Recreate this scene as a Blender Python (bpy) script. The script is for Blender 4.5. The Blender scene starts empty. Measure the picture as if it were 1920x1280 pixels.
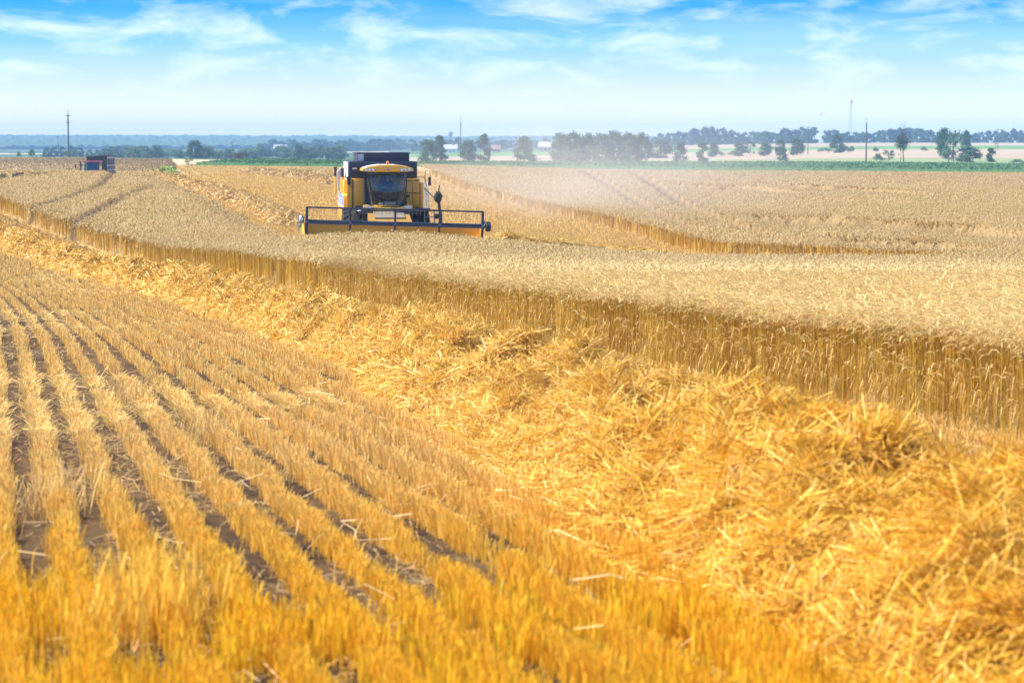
import bpy, bmesh, math, random
import numpy as np
from mathutils import Vector, Matrix

scene = bpy.context.scene
COL = scene.collection
RNG = np.random.default_rng(7)
random.seed(7)
R = math.radians

# ------------------------------------------------------------------ camera
F = 4533.0                      # focal length in 1920-wide pixels (85 mm on full frame)
CAM_Z = 1.8
PITCH = math.atan(375.0 / F)
cd = bpy.data.cameras.new('camera'); cam = bpy.data.objects.new('camera', cd); COL.objects.link(cam)
cd.sensor_width = 36.0; cd.lens = 85.0; cd.clip_start = 0.1; cd.clip_end = 20000
cam.location = (0, 0, CAM_Z); cam.rotation_euler = (R(90) - PITCH, 0, 0)
cd.dof.use_dof = True; cd.dof.focus_distance = 52.0; cd.dof.aperture_fstop = 4.4
scene.camera = cam

# ------------------------------------------------------------------ light
SUN_EL, SUN_AZ = R(52), R(-88)          # azimuth clockwise from +Y: the sun stands to the left, a little behind the camera
sun_dir = Vector((math.cos(SUN_EL) * math.sin(SUN_AZ), math.cos(SUN_EL) * math.cos(SUN_AZ), math.sin(SUN_EL)))
sd = bpy.data.lights.new('sun', 'SUN'); sun = bpy.data.objects.new('sun', sd); COL.objects.link(sun)
sd.energy = 4.0; sd.angle = R(0.53); sd.color = (1.0, 0.95, 0.86)
sun.rotation_euler = sun_dir.to_track_quat('Z', 'Y').to_euler()

scene.view_settings.view_transform = 'Standard'; scene.view_settings.look = 'None'
scene.view_settings.exposure = 1.38; scene.view_settings.gamma = 1.0; scene.view_settings.use_curve_mapping = False
scene.cycles.use_denoising = True
scene.cycles.max_bounces = 8; scene.cycles.transparent_max_bounces = 24; scene.cycles.volume_bounces = 2
scene.cycles.caustics_reflective = False; scene.cycles.caustics_refractive = False


class NT:
    """small helper around a node tree"""
    def __init__(self, tree):
        self.t = tree; self.n = tree.nodes; self.l = tree.links
    def new(self, kind, **kw):
        nd = self.n.new(kind)
        for k, v in kw.items():
            if k.startswith('i_'):
                nd.inputs[k[2:].replace('_', ' ')].default_value = v
            else:
                setattr(nd, k, v)
        return nd
    def link(self, a, b):
        self.l.new(a, b)
    def math(self, op, a, b=None, clamp=False):
        nd = self.n.new('ShaderNodeMath'); nd.operation = op; nd.use_clamp = clamp
        for i, v in enumerate((a, b)):
            if v is None: continue
            if isinstance(v, (int, float)): nd.inputs[i].default_value = v
            else: self.l.new(v, nd.inputs[i])
        return nd.outputs[0]
    def ramp(self, fac, stops):
        nd = self.n.new('ShaderNodeValToRGB'); cr = nd.color_ramp
        while len(cr.elements) < len(stops): cr.elements.new(0.5)
        for e, (p, c) in zip(cr.elements, stops):
            e.position = p; e.color = (*c, 1) if len(c) == 3 else c
        self.l.new(fac, nd.inputs[0]); return nd.outputs[0]
    def mix(self, fac, a, b, mode='MIX'):
        nd = self.n.new('ShaderNodeMix'); nd.data_type = 'RGBA'; nd.blend_type = mode
        for s, v in ((0, fac), (6, a), (7, b)):
            if isinstance(v, (int, float)): nd.inputs[s].default_value = v
            elif isinstance(v, tuple): nd.inputs[s].default_value = (*v, 1) if len(v) == 3 else v
            else: self.l.new(v, nd.inputs[s])
        return nd.outputs[2]


world = bpy.data.worlds.new('World'); scene.world = world; world.use_nodes = True
w = NT(world.node_tree); w.n.clear()
sky = w.new('ShaderNodeTexSky', sky_type='NISHITA', sun_disc=False)
sky.sun_elevation = SUN_EL; sky.sun_rotation = SUN_AZ; sky.air_density = 1.0; sky.dust_density = 0.4; sky.ozone_density = 2.0
tc = w.new('ShaderNodeTexCoord'); sx = w.new('ShaderNodeSeparateXYZ'); w.link(tc.outputs['Generated'], sx.inputs[0])
el = w.math('MAXIMUM', sx.outputs[2], 0.0)
az = w.math('ARCTAN2', sx.outputs[0], sx.outputs[1])
# the air close to the horizon is pale, deeper blue above it (part of the sky, seen the same from everywhere)
tint = w.ramp(w.math('MULTIPLY', el, 8.0), [(0.0, (0.74, 0.70, 0.76)), (0.10, (0.62, 0.63, 0.76)), (0.20, (0.42, 0.50, 0.80)),
                                            (0.33, (0.15, 0.36, 0.86)), (0.44, (0.012, 0.235, 0.80)), (0.7, (0.04, 0.36, 0.95)), (1.0, (0.45, 0.65, 0.95))])
skycol = w.mix(1.0, sky.outputs[0], tint, 'MULTIPLY')
cv = w.new('ShaderNodeCombineXYZ')
w.link(w.math('MULTIPLY', az, 17.0), cv.inputs[0]); w.link(w.math('MULTIPLY', el, 52.0), cv.inputs[1])
cv.inputs[2].default_value = 1.35
n1 = w.new('ShaderNodeTexNoise', i_Scale=1.5, i_Detail=9.0, i_Roughness=0.56, i_Distortion=0.35); w.link(cv.outputs[0], n1.inputs['Vector'])
cv2 = w.new('ShaderNodeCombineXYZ')
w.link(w.math('MULTIPLY', az, 3.0), cv2.inputs[0]); w.link(w.math('MULTIPLY', el, 42.0), cv2.inputs[1]); cv2.inputs[2].default_value = 8.2
n2 = w.new('ShaderNodeTexNoise', i_Scale=1.0, i_Detail=5.0, i_Roughness=0.5); w.link(cv2.outputs[0], n2.inputs['Vector'])
puff = w.ramp(n1.outputs[0], [(0.46, (0, 0, 0)), (0.57, (0.45, 0.45, 0.45)), (0.70, (1, 1, 1))])
streak = w.ramp(n2.outputs[0], [(0.48, (0, 0, 0)), (0.72, (0.65, 0.65, 0.65))])
cl = w.math('MAXIMUM', w.math('MULTIPLY', puff, w.ramp(w.math('MULTIPLY', el, 8.0), [(0.10, (.15, .15, .15)), (0.26, (1, 1, 1))])), w.math('MULTIPLY', streak, 0.55))
cl = w.math('MULTIPLY', cl, 0.60)
cloudcol = w.mix(1.0, sky.outputs[0], (0.0, 0.0, 0.0), 'MULTIPLY')
lum = w.new('ShaderNodeRGBToBW'); w.link(sky.outputs[0], lum.inputs[0])
cc = w.new('ShaderNodeCombineColor')
for i, k in enumerate((0.72, 0.74, 0.80)):
    w.link(w.math('MULTIPLY', lum.outputs[0], k), cc.inputs[i])
final = w.mix(cl, skycol, cc.outputs[0])
bg = w.new('ShaderNodeBackground', i_Strength=0.125); w.link(final, bg.inputs[0])
ow = w.new('ShaderNodeOutputWorld'); w.link(bg.outputs[0], ow.inputs[0])


# ------------------------------------------------------------------ maths helpers
def hash2(ix, iy, seed):
    h = (ix.astype(np.int64) * 374761393 + iy.astype(np.int64) * 668265263 + seed * 974634777) & 0xFFFFFFFF
    h = ((h ^ (h >> 13)) * 1274126177) & 0xFFFFFFFF
    h = (h ^ (h >> 16)) & 0xFFFFFFFF
    return h / 4294967295.0

def vnoise(x, y, seed=0):
    x = np.asarray(x, float); y = np.asarray(y, float)
    ix = np.floor(x); iy = np.floor(y); fx = x - ix; fy = y - iy
    fx = fx * fx * (3 - 2 * fx); fy = fy * fy * (3 - 2 * fy)
    a = hash2(ix, iy, seed); b = hash2(ix + 1, iy, seed); c = hash2(ix, iy + 1, seed); d = hash2(ix + 1, iy + 1, seed)
    return (a * (1 - fx) + b * fx) * (1 - fy) + (c * (1 - fx) + d * fx) * fy

def fbm(x, y, seed=0, octv=3):
    s = 0; amp = 0.5; t = 0
    for o in range(octv):
        s = s + amp * vnoise(x * 2 ** o, y * 2 ** o, seed + o * 17); t += amp; amp *= 0.5
    return s / t

def smooth(a, b, x):
    t = np.clip((x - a) / (b - a), 0, 1); return t * t * (3 - 2 * t)

# ------------------------------------------------------------------ the lie of the land: height below eye level, by distance, along eight bearings
_D = [0, 20, 50, 80, 95, 112, 130, 148, 178, 210, 230, 250, 275, 300, 360, 420, 500, 620, 800, 1000, 1400, 2000, 3000, 5000, 9000]
_P = lambda d: -1.8 - 0.036 * d
_A = [-0.34, -0.212, -0.176, -0.146, -0.05, 0.053, 0.141, 0.212, 0.34]
_Z = np.array([
 [_P(0), _P(20), _P(50), -4.6, -5.0, -4.7, -4.2, -4.0, -3.6, -3.25, -4.0, -5.4, -5.6, -5.2, -4.1, -3.8, -3.45, -3.9, -6.0, -7.0, -8.0, -8.0, -7.0, -7.0, -7],
 [_P(0), _P(20), _P(50), -4.65, -5.05, -4.85, -4.3, -4.05, -3.7, -3.25, -4.0, -5.4, -5.6, -5.2, -4.1, -3.8, -3.45, -3.9, -6.0, -7.0, -8.0, -8.0, -7.0, -7.0, -7],
 [_P(0), _P(20), _P(50), -4.67, -5.1, -4.9, -4.4, -4.1, -3.72, -3.32, -4.0, -5.4, -5.6, -5.1, -4.0, -3.75, -3.5, -4.0, -6.0, -7.0, -8.0, -8.0, -7.0, -7.0, -7],
 [_P(0), _P(20), _P(50), -4.65, -5.05, -4.85, -4.45, -4.1, -3.75, -3.5, -3.7, -3.8, -3.9, -3.9, -4.0, -3.9, -3.7, -4.3, -6.0, -7.0, -8.0, -8.0, -7.0, -7.0, -7],
 [_P(0), _P(20), -3.55, -4.3, -4.45, -4.45, -4.4, -4.3, -4.2, -4.15, -4.1, -4.1, -4.05, -4.0, -4.2, -4.6, -5.0, -5.4, -6.2, -7.0, -7.0, -7.0, -7.0, -7.0, -7],
 [_P(0), _P(20), _P(50), -4.76, -5.32, -5.48, -5.55, -5.65, -5.85, -5.85, -5.85, -5.85, -5.82, -5.8, -5.7, -5.65, -5.6, -5.6, -5.4, -5.0, -2.5, -2.0, -3.0, -3, -3],
 [_P(0), _P(20), _P(50), -4.76, -5.24, -5.3, -5.3, -5.32, -5.38, -5.4, -5.43, -5.45, -5.45, -5.45, -5.5, -5.55, -5.5, -5.4, -4.2, -2.8, -0.6, -0.8, -1.5, -1.5, -2],
 [_P(0), _P(20), _P(50), -4.72, -5.05, -5.1, -5.12, -5.18, -5.25, -5.3, -5.38, -5.45, -5.48, -5.5, -5.6, -5.7, -5.7, -5.5, -4.0, -2.6, -0.8, -1.0, -1.5, -1.5, -2],
 [_P(0), _P(20), _P(50), -4.72, -5.05, -5.1, -5.12, -5.18, -5.25, -5.3, -5.38, -5.45, -5.48, -5.5, -5.6, -5.7, -5.7, -5.5, -4.0, -2.6, -0.8, -1.0, -1.5, -1.5, -2]])
_LD = np.linspace(0, math.log(9001), 700)
_AF = np.linspace(-0.34, 0.34, 137)
_T = np.array([np.interp(np.exp(_LD) - 1, _D, z) for z in _Z])
_T = np.array([np.interp(_AF, _A, _T[:, j]) for j in range(_T.shape[1])]).T        # angle x logD
def _box(a, n, axis):
    p = np.concatenate([np.repeat(a.take([0], axis), n, axis), a, np.repeat(a.take([-1], axis), n, axis)], axis)
    c = np.cumsum(p, axis); k = 2 * n + 1
    c = np.concatenate([np.zeros_like(c.take([0], axis)), c], axis)
    return (c.take(range(k, c.shape[axis]), axis) - c.take(range(0, c.shape[axis] - k), axis)) / k
for _ in range(2):
    _T = _box(_T, 5, 0)
    _T2 = _box(_T, 3, 1); _T = np.where(np.exp(_LD)[None, :] > 30, _T2, _T)

def H(x, y):
    x = np.asarray(x, float); y = np.asarray(y, float)
    d = np.clip(y, 0, 9000); a = np.clip(x / np.maximum(d, 25.0), -0.3399, 0.3399)
    fi = (a + 0.34) / 0.68 * 136; fj = np.log(d + 1) / math.log(9001) * 699
    i = np.clip(fi.astype(int), 0, 135); j = np.clip(fj.astype(int), 0, 698); u = fi - i; v = fj - j
    z = (_T[i, j] * (1 - v) + _T[i, j + 1] * v) * (1 - u) + (_T[i + 1, j] * (1 - v) + _T[i + 1, j + 1] * v) * u
    near = np.where(d < 30, _P(d), z)
    b = smooth(18, 30, d)
    z = near * (1 - b) + z * b
    z = z + 0.17 * np.exp(-((x + 4.4) / 8.0) ** 2) * smooth(62, 82, y) * smooth(95, 91, y)
    z = z + 0.05 * (fbm(x / 3.1, y / 3.1, 5, 2) - 0.5) * smooth(400, 100, d)
    return z + CAM_Z

def Hs(x, y): return float(H(np.array([x]), np.array([y]))[0])

_cp, _sp = math.cos(PITCH), math.sin(PITCH)
def ray(u, v):
    x = (u - 960) / F; yc = (640 - v) / F
    d = np.array([x, _cp + yc * _sp, -_sp + yc * _cp]); return d / d[1]
def at(u, v, off=0.0, d0=8, d1=6000):
    """first point of the land (raised by off) met by the line of sight through a photo pixel"""
    r = ray(u, v); y = np.exp(np.linspace(math.log(d0), math.log(d1), 6000))
    g = H(r[0] * y, y) + off - (CAM_Z + r[2] * y)
    k = np.argmax(g > 0)
    yy = y[k] if g[k] > 0 else d1
    return r[0] * yy, yy
def on(u, d):
    """point of the land at distance d along bearing of photo column u"""
    x = (u - 960) / F * d; return x, d, Hs(x, d)

# edge of the standing wheat that faces the camera
_EY = np.array([-40, 0, 10, 20.8, 30.5, 48, 70, 94, 112, 128, 146, 175, 215, 260])
_EX = np.array([17.2, 8.6, 6.38, 4.02, 2.02, -1.8, -7.1, -13.3, -19.6, -25.6, -31.2, -39.5, -50, -62])
_ey = np.linspace(-40, 260, 1201); _ex = np.interp(_ey, _EY, _EX)
_ex = np.convolve(np.pad(_ex, 40, mode='reflect', reflect_type='odd'), np.ones(81) / 81, 'valid')
def edge(y): return np.interp(y, _ey, _ex)

POLY_MAIN = [(edge(y), y) for y in list(np.arange(2, 216, 2.0))] + [
    (-52, 222), (-33.6, 222), (-31.5, 210), (-25.2, 178), (-18.9, 148), (-13.2, 120), (-8.15, 93.0),
    (-1.0, 92.4), (1.0, 94.0), (4.8, 91), (6.5, 88), (10, 85.5), (14.6, 84), (16.6, 86), (15.6, 95), (12.8, 104), (9.4, 110), (6.3, 148), (1.3, 180), (-4, 223), (-10, 300), (-15, 380),
    (-15, 400), (12, 402), (30, 400), (76, 372), (150, 360), (170, 100), (120, 2)]
POLY_FAR = [(-115, 292), (-60, 290), (-41, 300), (-50, 360), (-60, 430), (-160, 440)]
POLY_BIT = [(-24.5, 268), (-15, 262), (-14, 284), (-24, 288)]

def inside_dist(x, y, poly):
    """signed distance to a polygon (positive inside)"""
    P = np.array(poly); Q = np.roll(P, -1, 0)
    d2 = np.full(x.shape, 1e18); ins = np.zeros(x.shape, bool)
    for (ax, ay), (bx, by) in zip(P, Q):
        ex, ey = bx - ax, by - ay; L = ex * ex + ey * ey + 1e-12
        t = np.clip(((x - ax) * ex + (y - ay) * ey) / L, 0, 1)
        d2 = np.minimum(d2, (x - ax - t * ex) ** 2 + (y - ay - t * ey) ** 2)
        c = ((ay > y) != (by > y)) & (x < (bx - ax) * (y - ay) / (by - ay + 1e-30) + ax)
        ins ^= c
    d = np.sqrt(d2); return np.where(ins, d, -d)

def wheat_dist(x, y):
    d = inside_dist(x, y, POLY_MAIN)
    d = np.maximum(d, np.where(y > 255, inside_dist(x, y, POLY_FAR), -99)); d = np.maximum(d, np.where((y > 255) & (y < 300), inside_dist(x, y, POLY_BIT), -99))
    return d + 0.55 * (fbm(x / 0.9, y / 1.4, 31, 3) - 0.5)

# wheel tracks through the crop and patches beaten flat by wind
TRACKS = [[(11.6, 398), (11.2, 330), (10.6, 234), (10.0, 157), (9.9, 124)], [(19.5, 398), (16.5, 280), (13.6, 190), (12.9, 146), (12.6, 120)],
          [at(122, 425, .85), at(180, 393, .85), at(240, 364, .85), at(293, 344, .85)],
          [at(50, 392, .85), at(120, 371, .85), at(190, 346, .85), at(240, 322, .85)]]
def seg_dist(x, y, pts):
    d = np.full(x.shape, 1e9)
    for (ax, ay), (bx, by) in zip(pts[:-1], pts[1:]):
        ex, ey = bx - ax, by - ay; t = np.clip(((x - ax) * ex + (y - ay) * ey) / (ex * ex + ey * ey), 0, 1)
        d = np.minimum(d, np.hypot(x - ax - t * ex, y - ay - t * ey))
    return d
LODGED = []
for (u0, v0, u1, v1, wd) in ((1250, 341, 1430, 348, 5), (1430, 341, 1650, 352, 5), (1390, 402, 1560, 402, 3.2), (1550, 404, 1840, 421, 3.4), (1535, 441, 1600, 446, 1.3), (1600, 447, 1760, 449, 1.6), (1790, 340, 1930, 352, 4), (1840, 432, 1930, 440, 2), (10, 324, 120, 322, 3)):
    a = at(u0, v0, .85, 60); b = at(u1, v1, .85, 60); LODGED.append((a, b, wd))
def lodged(x, y):
    m = np.zeros(x.shape)
    for a, b, wd in LODGED:
        (xa, ya), (xb, yb) = a, b
        t = (x - xa) / (xb - xa)
        dy = ya + (yb - ya) * t - y + (fbm(x / 2.2, y / 9.0, 77, 3) - 0.5) * wd * 1.6
        L = wd * 9.0
        ends = smooth(-0.06, 0.10, t + 0.10 * (fbm(x / 1.5, y / 6.0, 78, 2) - .5)) * smooth(1.06, 0.90, t + 0.10 * (fbm(x / 1.5, y / 6.0, 78, 2) - .5))
        m = np.maximum(m, smooth(0.0, 0.8, dy) * smooth(L, L * 0.72, dy) * ends)
    return m
def crop_height(x, y):
    """height of the crop above the ground, and how beaten down it is"""
    h = np.full(x.shape, 0.93) + 0.10 * (fbm(x / 2.3, y / 2.3, 11, 3) - 0.5)
    lo = np.where(y > 60, lodged(x, y), 0.0)
    tr = np.zeros(x.shape)
    for t in TRACKS: tr = np.maximum(tr, smooth(0.62, 0.28, seg_dist(x, y, t) * (1 if t[0][0] > 0 else 1.5) / (1 + np.clip(y - 120, 0, 300) / 260)))
    h = h * (1 - np.clip(0.72 * lo * (0.6 + 0.8 * fbm(x / 0.8, y / 1.6, 79, 2)), 0, .85) - np.where(x > 0, 0.85, 0.26) * tr * (1 - lo))
    return h, lo, tr


# ------------------------------------------------------------------ mesh soup
class Soup:
    def __init__(self): self.v = []; self.f = []; self.c = []; self.m = []; self.n = 0
    def add(self, v, f, c, m=0):
        v = np.asarray(v, np.float32).reshape(-1, 3); f = np.asarray(f, np.int64).reshape(-1, 4)
        self.v.append(v); self.f.append(f + self.n); self.n += len(v)
        c = np.asarray(c, np.float32)
        if c.ndim == 1: c = np.tile(c, (len(v), 1))
        self.c.append(c); self.m.append(np.full(len(f), m, np.int32))
    def ribbons(self, P, W, S, C, m=0):
        """P (N,K,3) centre lines, W (N,K) widths, S (N,3) sideways directions, C (N,3) or (N,K,3) own colours"""
        N, K, _ = P.shape
        if N == 0: return
        o = S[:, None, :] * (W[..., None] / 2)
        V = np.stack([P - o, P + o], 2).reshape(-1, 3)
        base = (np.arange(N) * K * 2)[:, None] + np.arange(K - 1)[None, :] * 2
        f = np.stack([base, base + 1, base + 3, base + 2], -1).reshape(-1, 4)
        if C.ndim == 2: C = np.repeat(C[:, None, :], K, 1)
        self.add(V, f, np.repeat(C, 2, 1).reshape(-1, 3), m)
    def build(self, name, mats, parent=None, smooth_shade=False):
        me = bpy.data.meshes.new(name)
        v = np.concatenate(self.v); f = np.concatenate(self.f); c = np.concatenate(self.c); m = np.concatenate(self.m)
        me.vertices.add(len(v)); me.vertices.foreach_set('co', v.ravel())
        me.loops.add(len(f) * 4); me.loops.foreach_set('vertex_index', f.astype(np.int32).ravel())
        me.polygons.add(len(f)); me.polygons.foreach_set('loop_start', np.arange(0, len(f) * 4, 4, dtype=np.int32))
        me.polygons.foreach_set('loop_total', np.full(len(f), 4, np.int32))
        for mt in mats: me.materials.append(mt)
        me.polygons.foreach_set('material_index', m)
        me.polygons.foreach_set('use_smooth', np.full(len(f), smooth_shade))
        at_ = me.attributes.new('tint', 'FLOAT_COLOR', 'POINT')
        at_.data.foreach_set('color', np.concatenate([c, np.ones((len(c), 1), np.float32)], 1).ravel())
        me.update(calc_edges=True)
        o = bpy.data.objects.new(name, me); COL.objects.link(o); o.parent = parent
        return o

def tag(o, label=None, cat=None, group=None, kind=None):
    if label: o['label'] = label
    if cat: o['category'] = cat
    if group: o['group'] = group
    if kind: o['kind'] = kind
    return o

# ------------------------------------------------------------------ materials
def mat_tint(name, rough=0.75, transl=0.25, spec=0.2):
    """own colour of each strand or leaf, some light passing through"""
    m = bpy.data.materials.new(name); m.use_nodes = True; t = NT(m.node_tree); t.n.clear()
    a = t.new('ShaderNodeAttribute', attribute_name='tint')
    p = t.new('ShaderNodeBsdfPrincipled', i_Roughness=rough); p.inputs['Specular IOR Level'].default_value = spec
    t.link(a.outputs['Color'], p.inputs['Base Color'])
    out = t.new('ShaderNodeOutputMaterial')
    if transl > 0:
        tr = t.new('ShaderNodeBsdfTranslucent'); t.link(a.outputs['Color'], tr.inputs[0])
        mx = t.new('ShaderNodeMixShader', i_Fac=transl); t.link(p.outputs[0], mx.inputs[1]); t.link(tr.outputs[0], mx.inputs[2])
        t.link(mx.outputs[0], out.inputs[0])
    else: t.link(p.outputs[0], out.inputs[0])
    return m

def mat_noise(name, c1, c2, scale=5.0, rough=0.8, bump=0.3, detail=6.0, metal=0.0, spec=0.3, dist=0.02, c3=None):
    m = bpy.data.materials.new(name); m.use_nodes = True; t = NT(m.node_tree); p = t.n['Principled BSDF']
    tcn = t.new('ShaderNodeTexCoord')
    n = t.new('ShaderNodeTexNoise', i_Scale=scale, i_Detail=detail, i_Roughness=0.6); t.link(tcn.outputs['Object'], n.inputs['Vector'])
    stops = [(0.3, c1), (0.7, c2)] if c3 is None else [(0.3, c1), (0.5, c2), (0.7, c3)]
    t.link(t.ramp(n.outputs[0], stops), p.inputs['Base Color'])
    p.inputs['Roughness'].default_value = rough; p.inputs['Metallic'].default_value = metal; p.inputs['Specular IOR Level'].default_value = spec
    if bump:
        b = t.new('ShaderNodeBump', i_Strength=bump, i_Distance=dist); t.link(n.outputs[0], b.inputs['Height']); t.link(b.outputs[0], p.inputs['Normal'])
    return m

def mat_field(name, ca, cb, cc_, sx_=0.05, sy_=0.6, fine=4.0):
    """cropped land: broad bands plus fine grain"""
    m = bpy.data.materials.new(name); m.use_nodes = True; t = NT(m.node_tree); p = t.n['Principled BSDF']
    tcn = t.new('ShaderNodeTexCoord'); mp = t.new('ShaderNodeMapping'); mp.inputs['Scale'].default_value = (sx_, sy_, 1)
    t.link(tcn.outputs['Object'], mp.inputs['Vector'])
    n = t.new('ShaderNodeTexNoise', i_Scale=1.0, i_Detail=5.0); t.link(mp.outputs[0], n.inputs['Vector'])
    n2 = t.new('ShaderNodeTexNoise', i_Scale=fine, i_Detail=4.0); t.link(tcn.outputs['Object'], n2.inputs['Vector'])
    a = t.ramp(n.outputs[0], [(0.35, ca), (0.65, cb)])
    t.link(t.mix(t.ramp(n2.outputs[0], [(0.4, (0, 0, 0)), (0.7, (0.7, 0.7, 0.7))]), a, cc_), p.inputs['Base Color'])
    p.inputs['Roughness'].default_value = 0.95; p.inputs['Specular IOR Level'].default_value = 0.1
    return m

M_STRAW = mat_tint('straw', 0.5, 0.16, 0.4)
M_STUB = mat_tint('stubble', 0.55, 0.32, 0.3)
M_WHEAT = mat_tint('wheat', 0.7, 0.25, 0.2)
M_LEAF = mat_tint('leaf', 0.7, 0.2, 0.2)
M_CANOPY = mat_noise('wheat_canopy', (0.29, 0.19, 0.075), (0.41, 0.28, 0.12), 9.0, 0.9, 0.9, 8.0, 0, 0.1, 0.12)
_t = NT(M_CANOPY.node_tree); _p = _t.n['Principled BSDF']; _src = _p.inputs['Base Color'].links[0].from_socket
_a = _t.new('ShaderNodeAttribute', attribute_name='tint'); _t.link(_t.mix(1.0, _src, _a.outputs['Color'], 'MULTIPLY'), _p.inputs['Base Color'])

def mat_soil():
    m = bpy.data.materials.new('soil'); m.use_nodes = True; t = NT(m.node_tree); p = t.n['Principled BSDF']
    tcn = t.new('ShaderNodeTexCoord')
    n = t.new('ShaderNodeTexNoise', i_Scale=6.0, i_Detail=8.0, i_Roughness=0.65); t.link(tcn.outputs['Object'], n.inputs['Vector'])
    n2 = t.new('ShaderNodeTexNoise', i_Scale=0.6, i_Detail=4.0); t.link(tcn.outputs['Object'], n2.inputs['Vector'])
    soil = t.ramp(n.outputs[0], [(0.3, (0.025, 0.0125, 0.0055)), (0.5, (0.062, 0.034, 0.0155)), (0.7, (0.125, 0.072, 0.034))])
    chaff = t.ramp(n.outputs[0], [(0.35, (0.10, 0.056, 0.02)), (0.65, (0.22, 0.135, 0.05))])
    t.link(t.mix(t.ramp(n2.outputs[0], [(0.42, (0.05, 0.05, 0.05)), (0.6, (0.7, 0.7, 0.7))]), soil, chaff), p.inputs['Base Color'])
    b = t.new('ShaderNodeBump', i_Strength=1.0, i_Distance=0.12); t.link(n.outputs[0], b.inputs['Height']); t.link(b.outputs[0], p.inputs['Normal'])
    p.inputs['Roughness'].default_value = 0.95; p.inputs['Specular IOR Level'].default_value = 0.15
    return m
M_SOIL = mat_soil()
M_CUT = mat_field('cut_stubble_ground', (0.48, 0.32, 0.11), (0.56, 0.38, 0.145), (0.38, 0.24, 0.08), 0.6, 0.12, 5.0)
M_PALE = mat_field('pale_stubble_ground', (0.50, 0.37, 0.20), (0.56, 0.42, 0.23), (0.42, 0.29, 0.14), 0.02, 0.2, 1.2)
M_MEADOW = mat_field('meadow_ground', (0.18, 0.23, 0.085), (0.28, 0.29, 0.13), (0.14, 0.19, 0.06), 0.01, 0.06, 0.3)
M_BEIGE = mat_field('beige_field_ground', (0.33, 0.25, 0.155), (0.41, 0.30, 0.19), (0.27, 0.20, 0.125), 0.004, 0.03, 0.2)
M_GREEN = mat_field('green_field_ground', (0.10, 0.20, 0.045), (0.15, 0.26, 0.06), (0.08, 0.16, 0.035), 0.01, 0.05, 0.3)
M_WOOD = mat_field('wooded_ground', (0.035, 0.075, 0.022), (0.06, 0.10, 0.03), (0.09, 0.12, 0.04), 0.004, 0.01, 0.1)

# ------------------------------------------------------------------ ground: one sheet out past the horizon
def build_ground():
    th = np.concatenate([np.linspace(-math.pi, -0.5, 24)[:-1], np.linspace(-0.5, -0.3, 12)[:-1], np.linspace(-0.3, 0.3, 220), np.linspace(0.3, 0.5, 12)[1:], np.linspace(0.5, math.pi, 24)[1:]])
    rr = np.concatenate([[0.5, 2, 4, 6], np.exp(np.linspace(math.log(8), math.log(4300), 420))])
    TH, RR = np.meshgrid(th, rr)
    X = RR * np.sin(TH); Y = RR * np.cos(TH); Z = H(X, Y) + 0.0
    near = (Y > 6) & (Y < 60) & (np.abs(TH) < 0.3)
    Z = Z + np.where(near, 0.035 * (fbm(X / 0.35, Y / 0.35, 3, 2) - 0.5), 0)
    n, k = X.shape
    i = np.arange(n - 1)[:, None] * k + np.arange(k - 1)[None, :]
    f = np.stack([i, i + 1, i + k + 1, i + k], -1).reshape(-1, 4)[:, ::-1]
    s = Soup(); s.add(np.stack([X, Y, Z], -1).reshape(-1, 3), f, np.array([.3, .2, .1]))
    cx = X.ravel()[f].mean(1); cy = Y.ravel()[f].mean(1); a = cx / np.maximum(cy, 1)
    m = np.zeros(len(f), np.int32)
    fwd = cy > 0
    m[fwd & (cy > 88) & (cx > edge(np.minimum(cy, 260)))] = 1
    m[fwd & (cy > 300)] = 2
    right = a > -0.052
    m[fwd & right & (cy > 560)] = 3
    m[fwd & right & (cy > 700) & (a > 0.04)] = 4
    m[fwd & right & (cy > 700) & (a <= 0.04)] = 4
    m[fwd & (a > 0.07) & (cy > 1000 - 400 * (a - 0.07)) & (cy < 1120)] = 5
    m[fwd & (a > 0.07) & (cy > 1430)] = 6
    m[fwd & (a > -0.052) & (a <= 0.07) & (cy > 1000)] = 5
    m[fwd & (a > -0.052) & (a <= 0.07) & (cy > 1250)] = 6
    m[fwd & ~right & (cy > 540)] = 3
    m[fwd & ~right & (cy > 720)] = 6
    m[fwd & ~right & (cy > 1500) & (cy < 1600)] = 2
    s.m = [m]
    o = s.build('ground', [M_SOIL, M_CUT, M_PALE, M_MEADOW, M_BEIGE, M_GREEN, M_WOOD], smooth_shade=True)
    tag(o, kind='structure')
build_ground()

# ------------------------------------------------------------------ crops
def sample(y0, y1, a0, a1, dens):
    n = int((a1 - a0) * (y1 * y1 - y0 * y0) / 2 * dens)
    y = np.sqrt(RNG.random(n) * (y1 * y1 - y0 * y0) + y0 * y0); x = (a0 + (a1 - a0) * RNG.random(n)) * y
    return x, y
def near_edge(y0, y1, d0, d1, dens):
    """points in a strip along the wheat edge"""
    n = int((y1 - y0) * (d1 - d0) * dens * 1.05)
    y = y0 + (y1 - y0) * RNG.random(n); x = edge(y) + (d0 + (d1 - d0) * RNG.random(n)) * 1.03
    return x, y
def tints(n, base, var=0.12, hue=0.05):
    b = np.array(base)[None, :] * (1 + var * RNG.standard_normal((n, 1))) * (1 + hue * RNG.standard_normal((n, 3)))
    return np.clip(b, 0.01, 0.95)
def hdir(n):
    t = RNG.random(n) * 2 * math.pi; return np.stack([np.cos(t), np.sin(t), np.zeros(n)], 1)

STEM = (0.56, 0.335, 0.045); EAR = (0.48, 0.348, 0.152)

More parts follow.
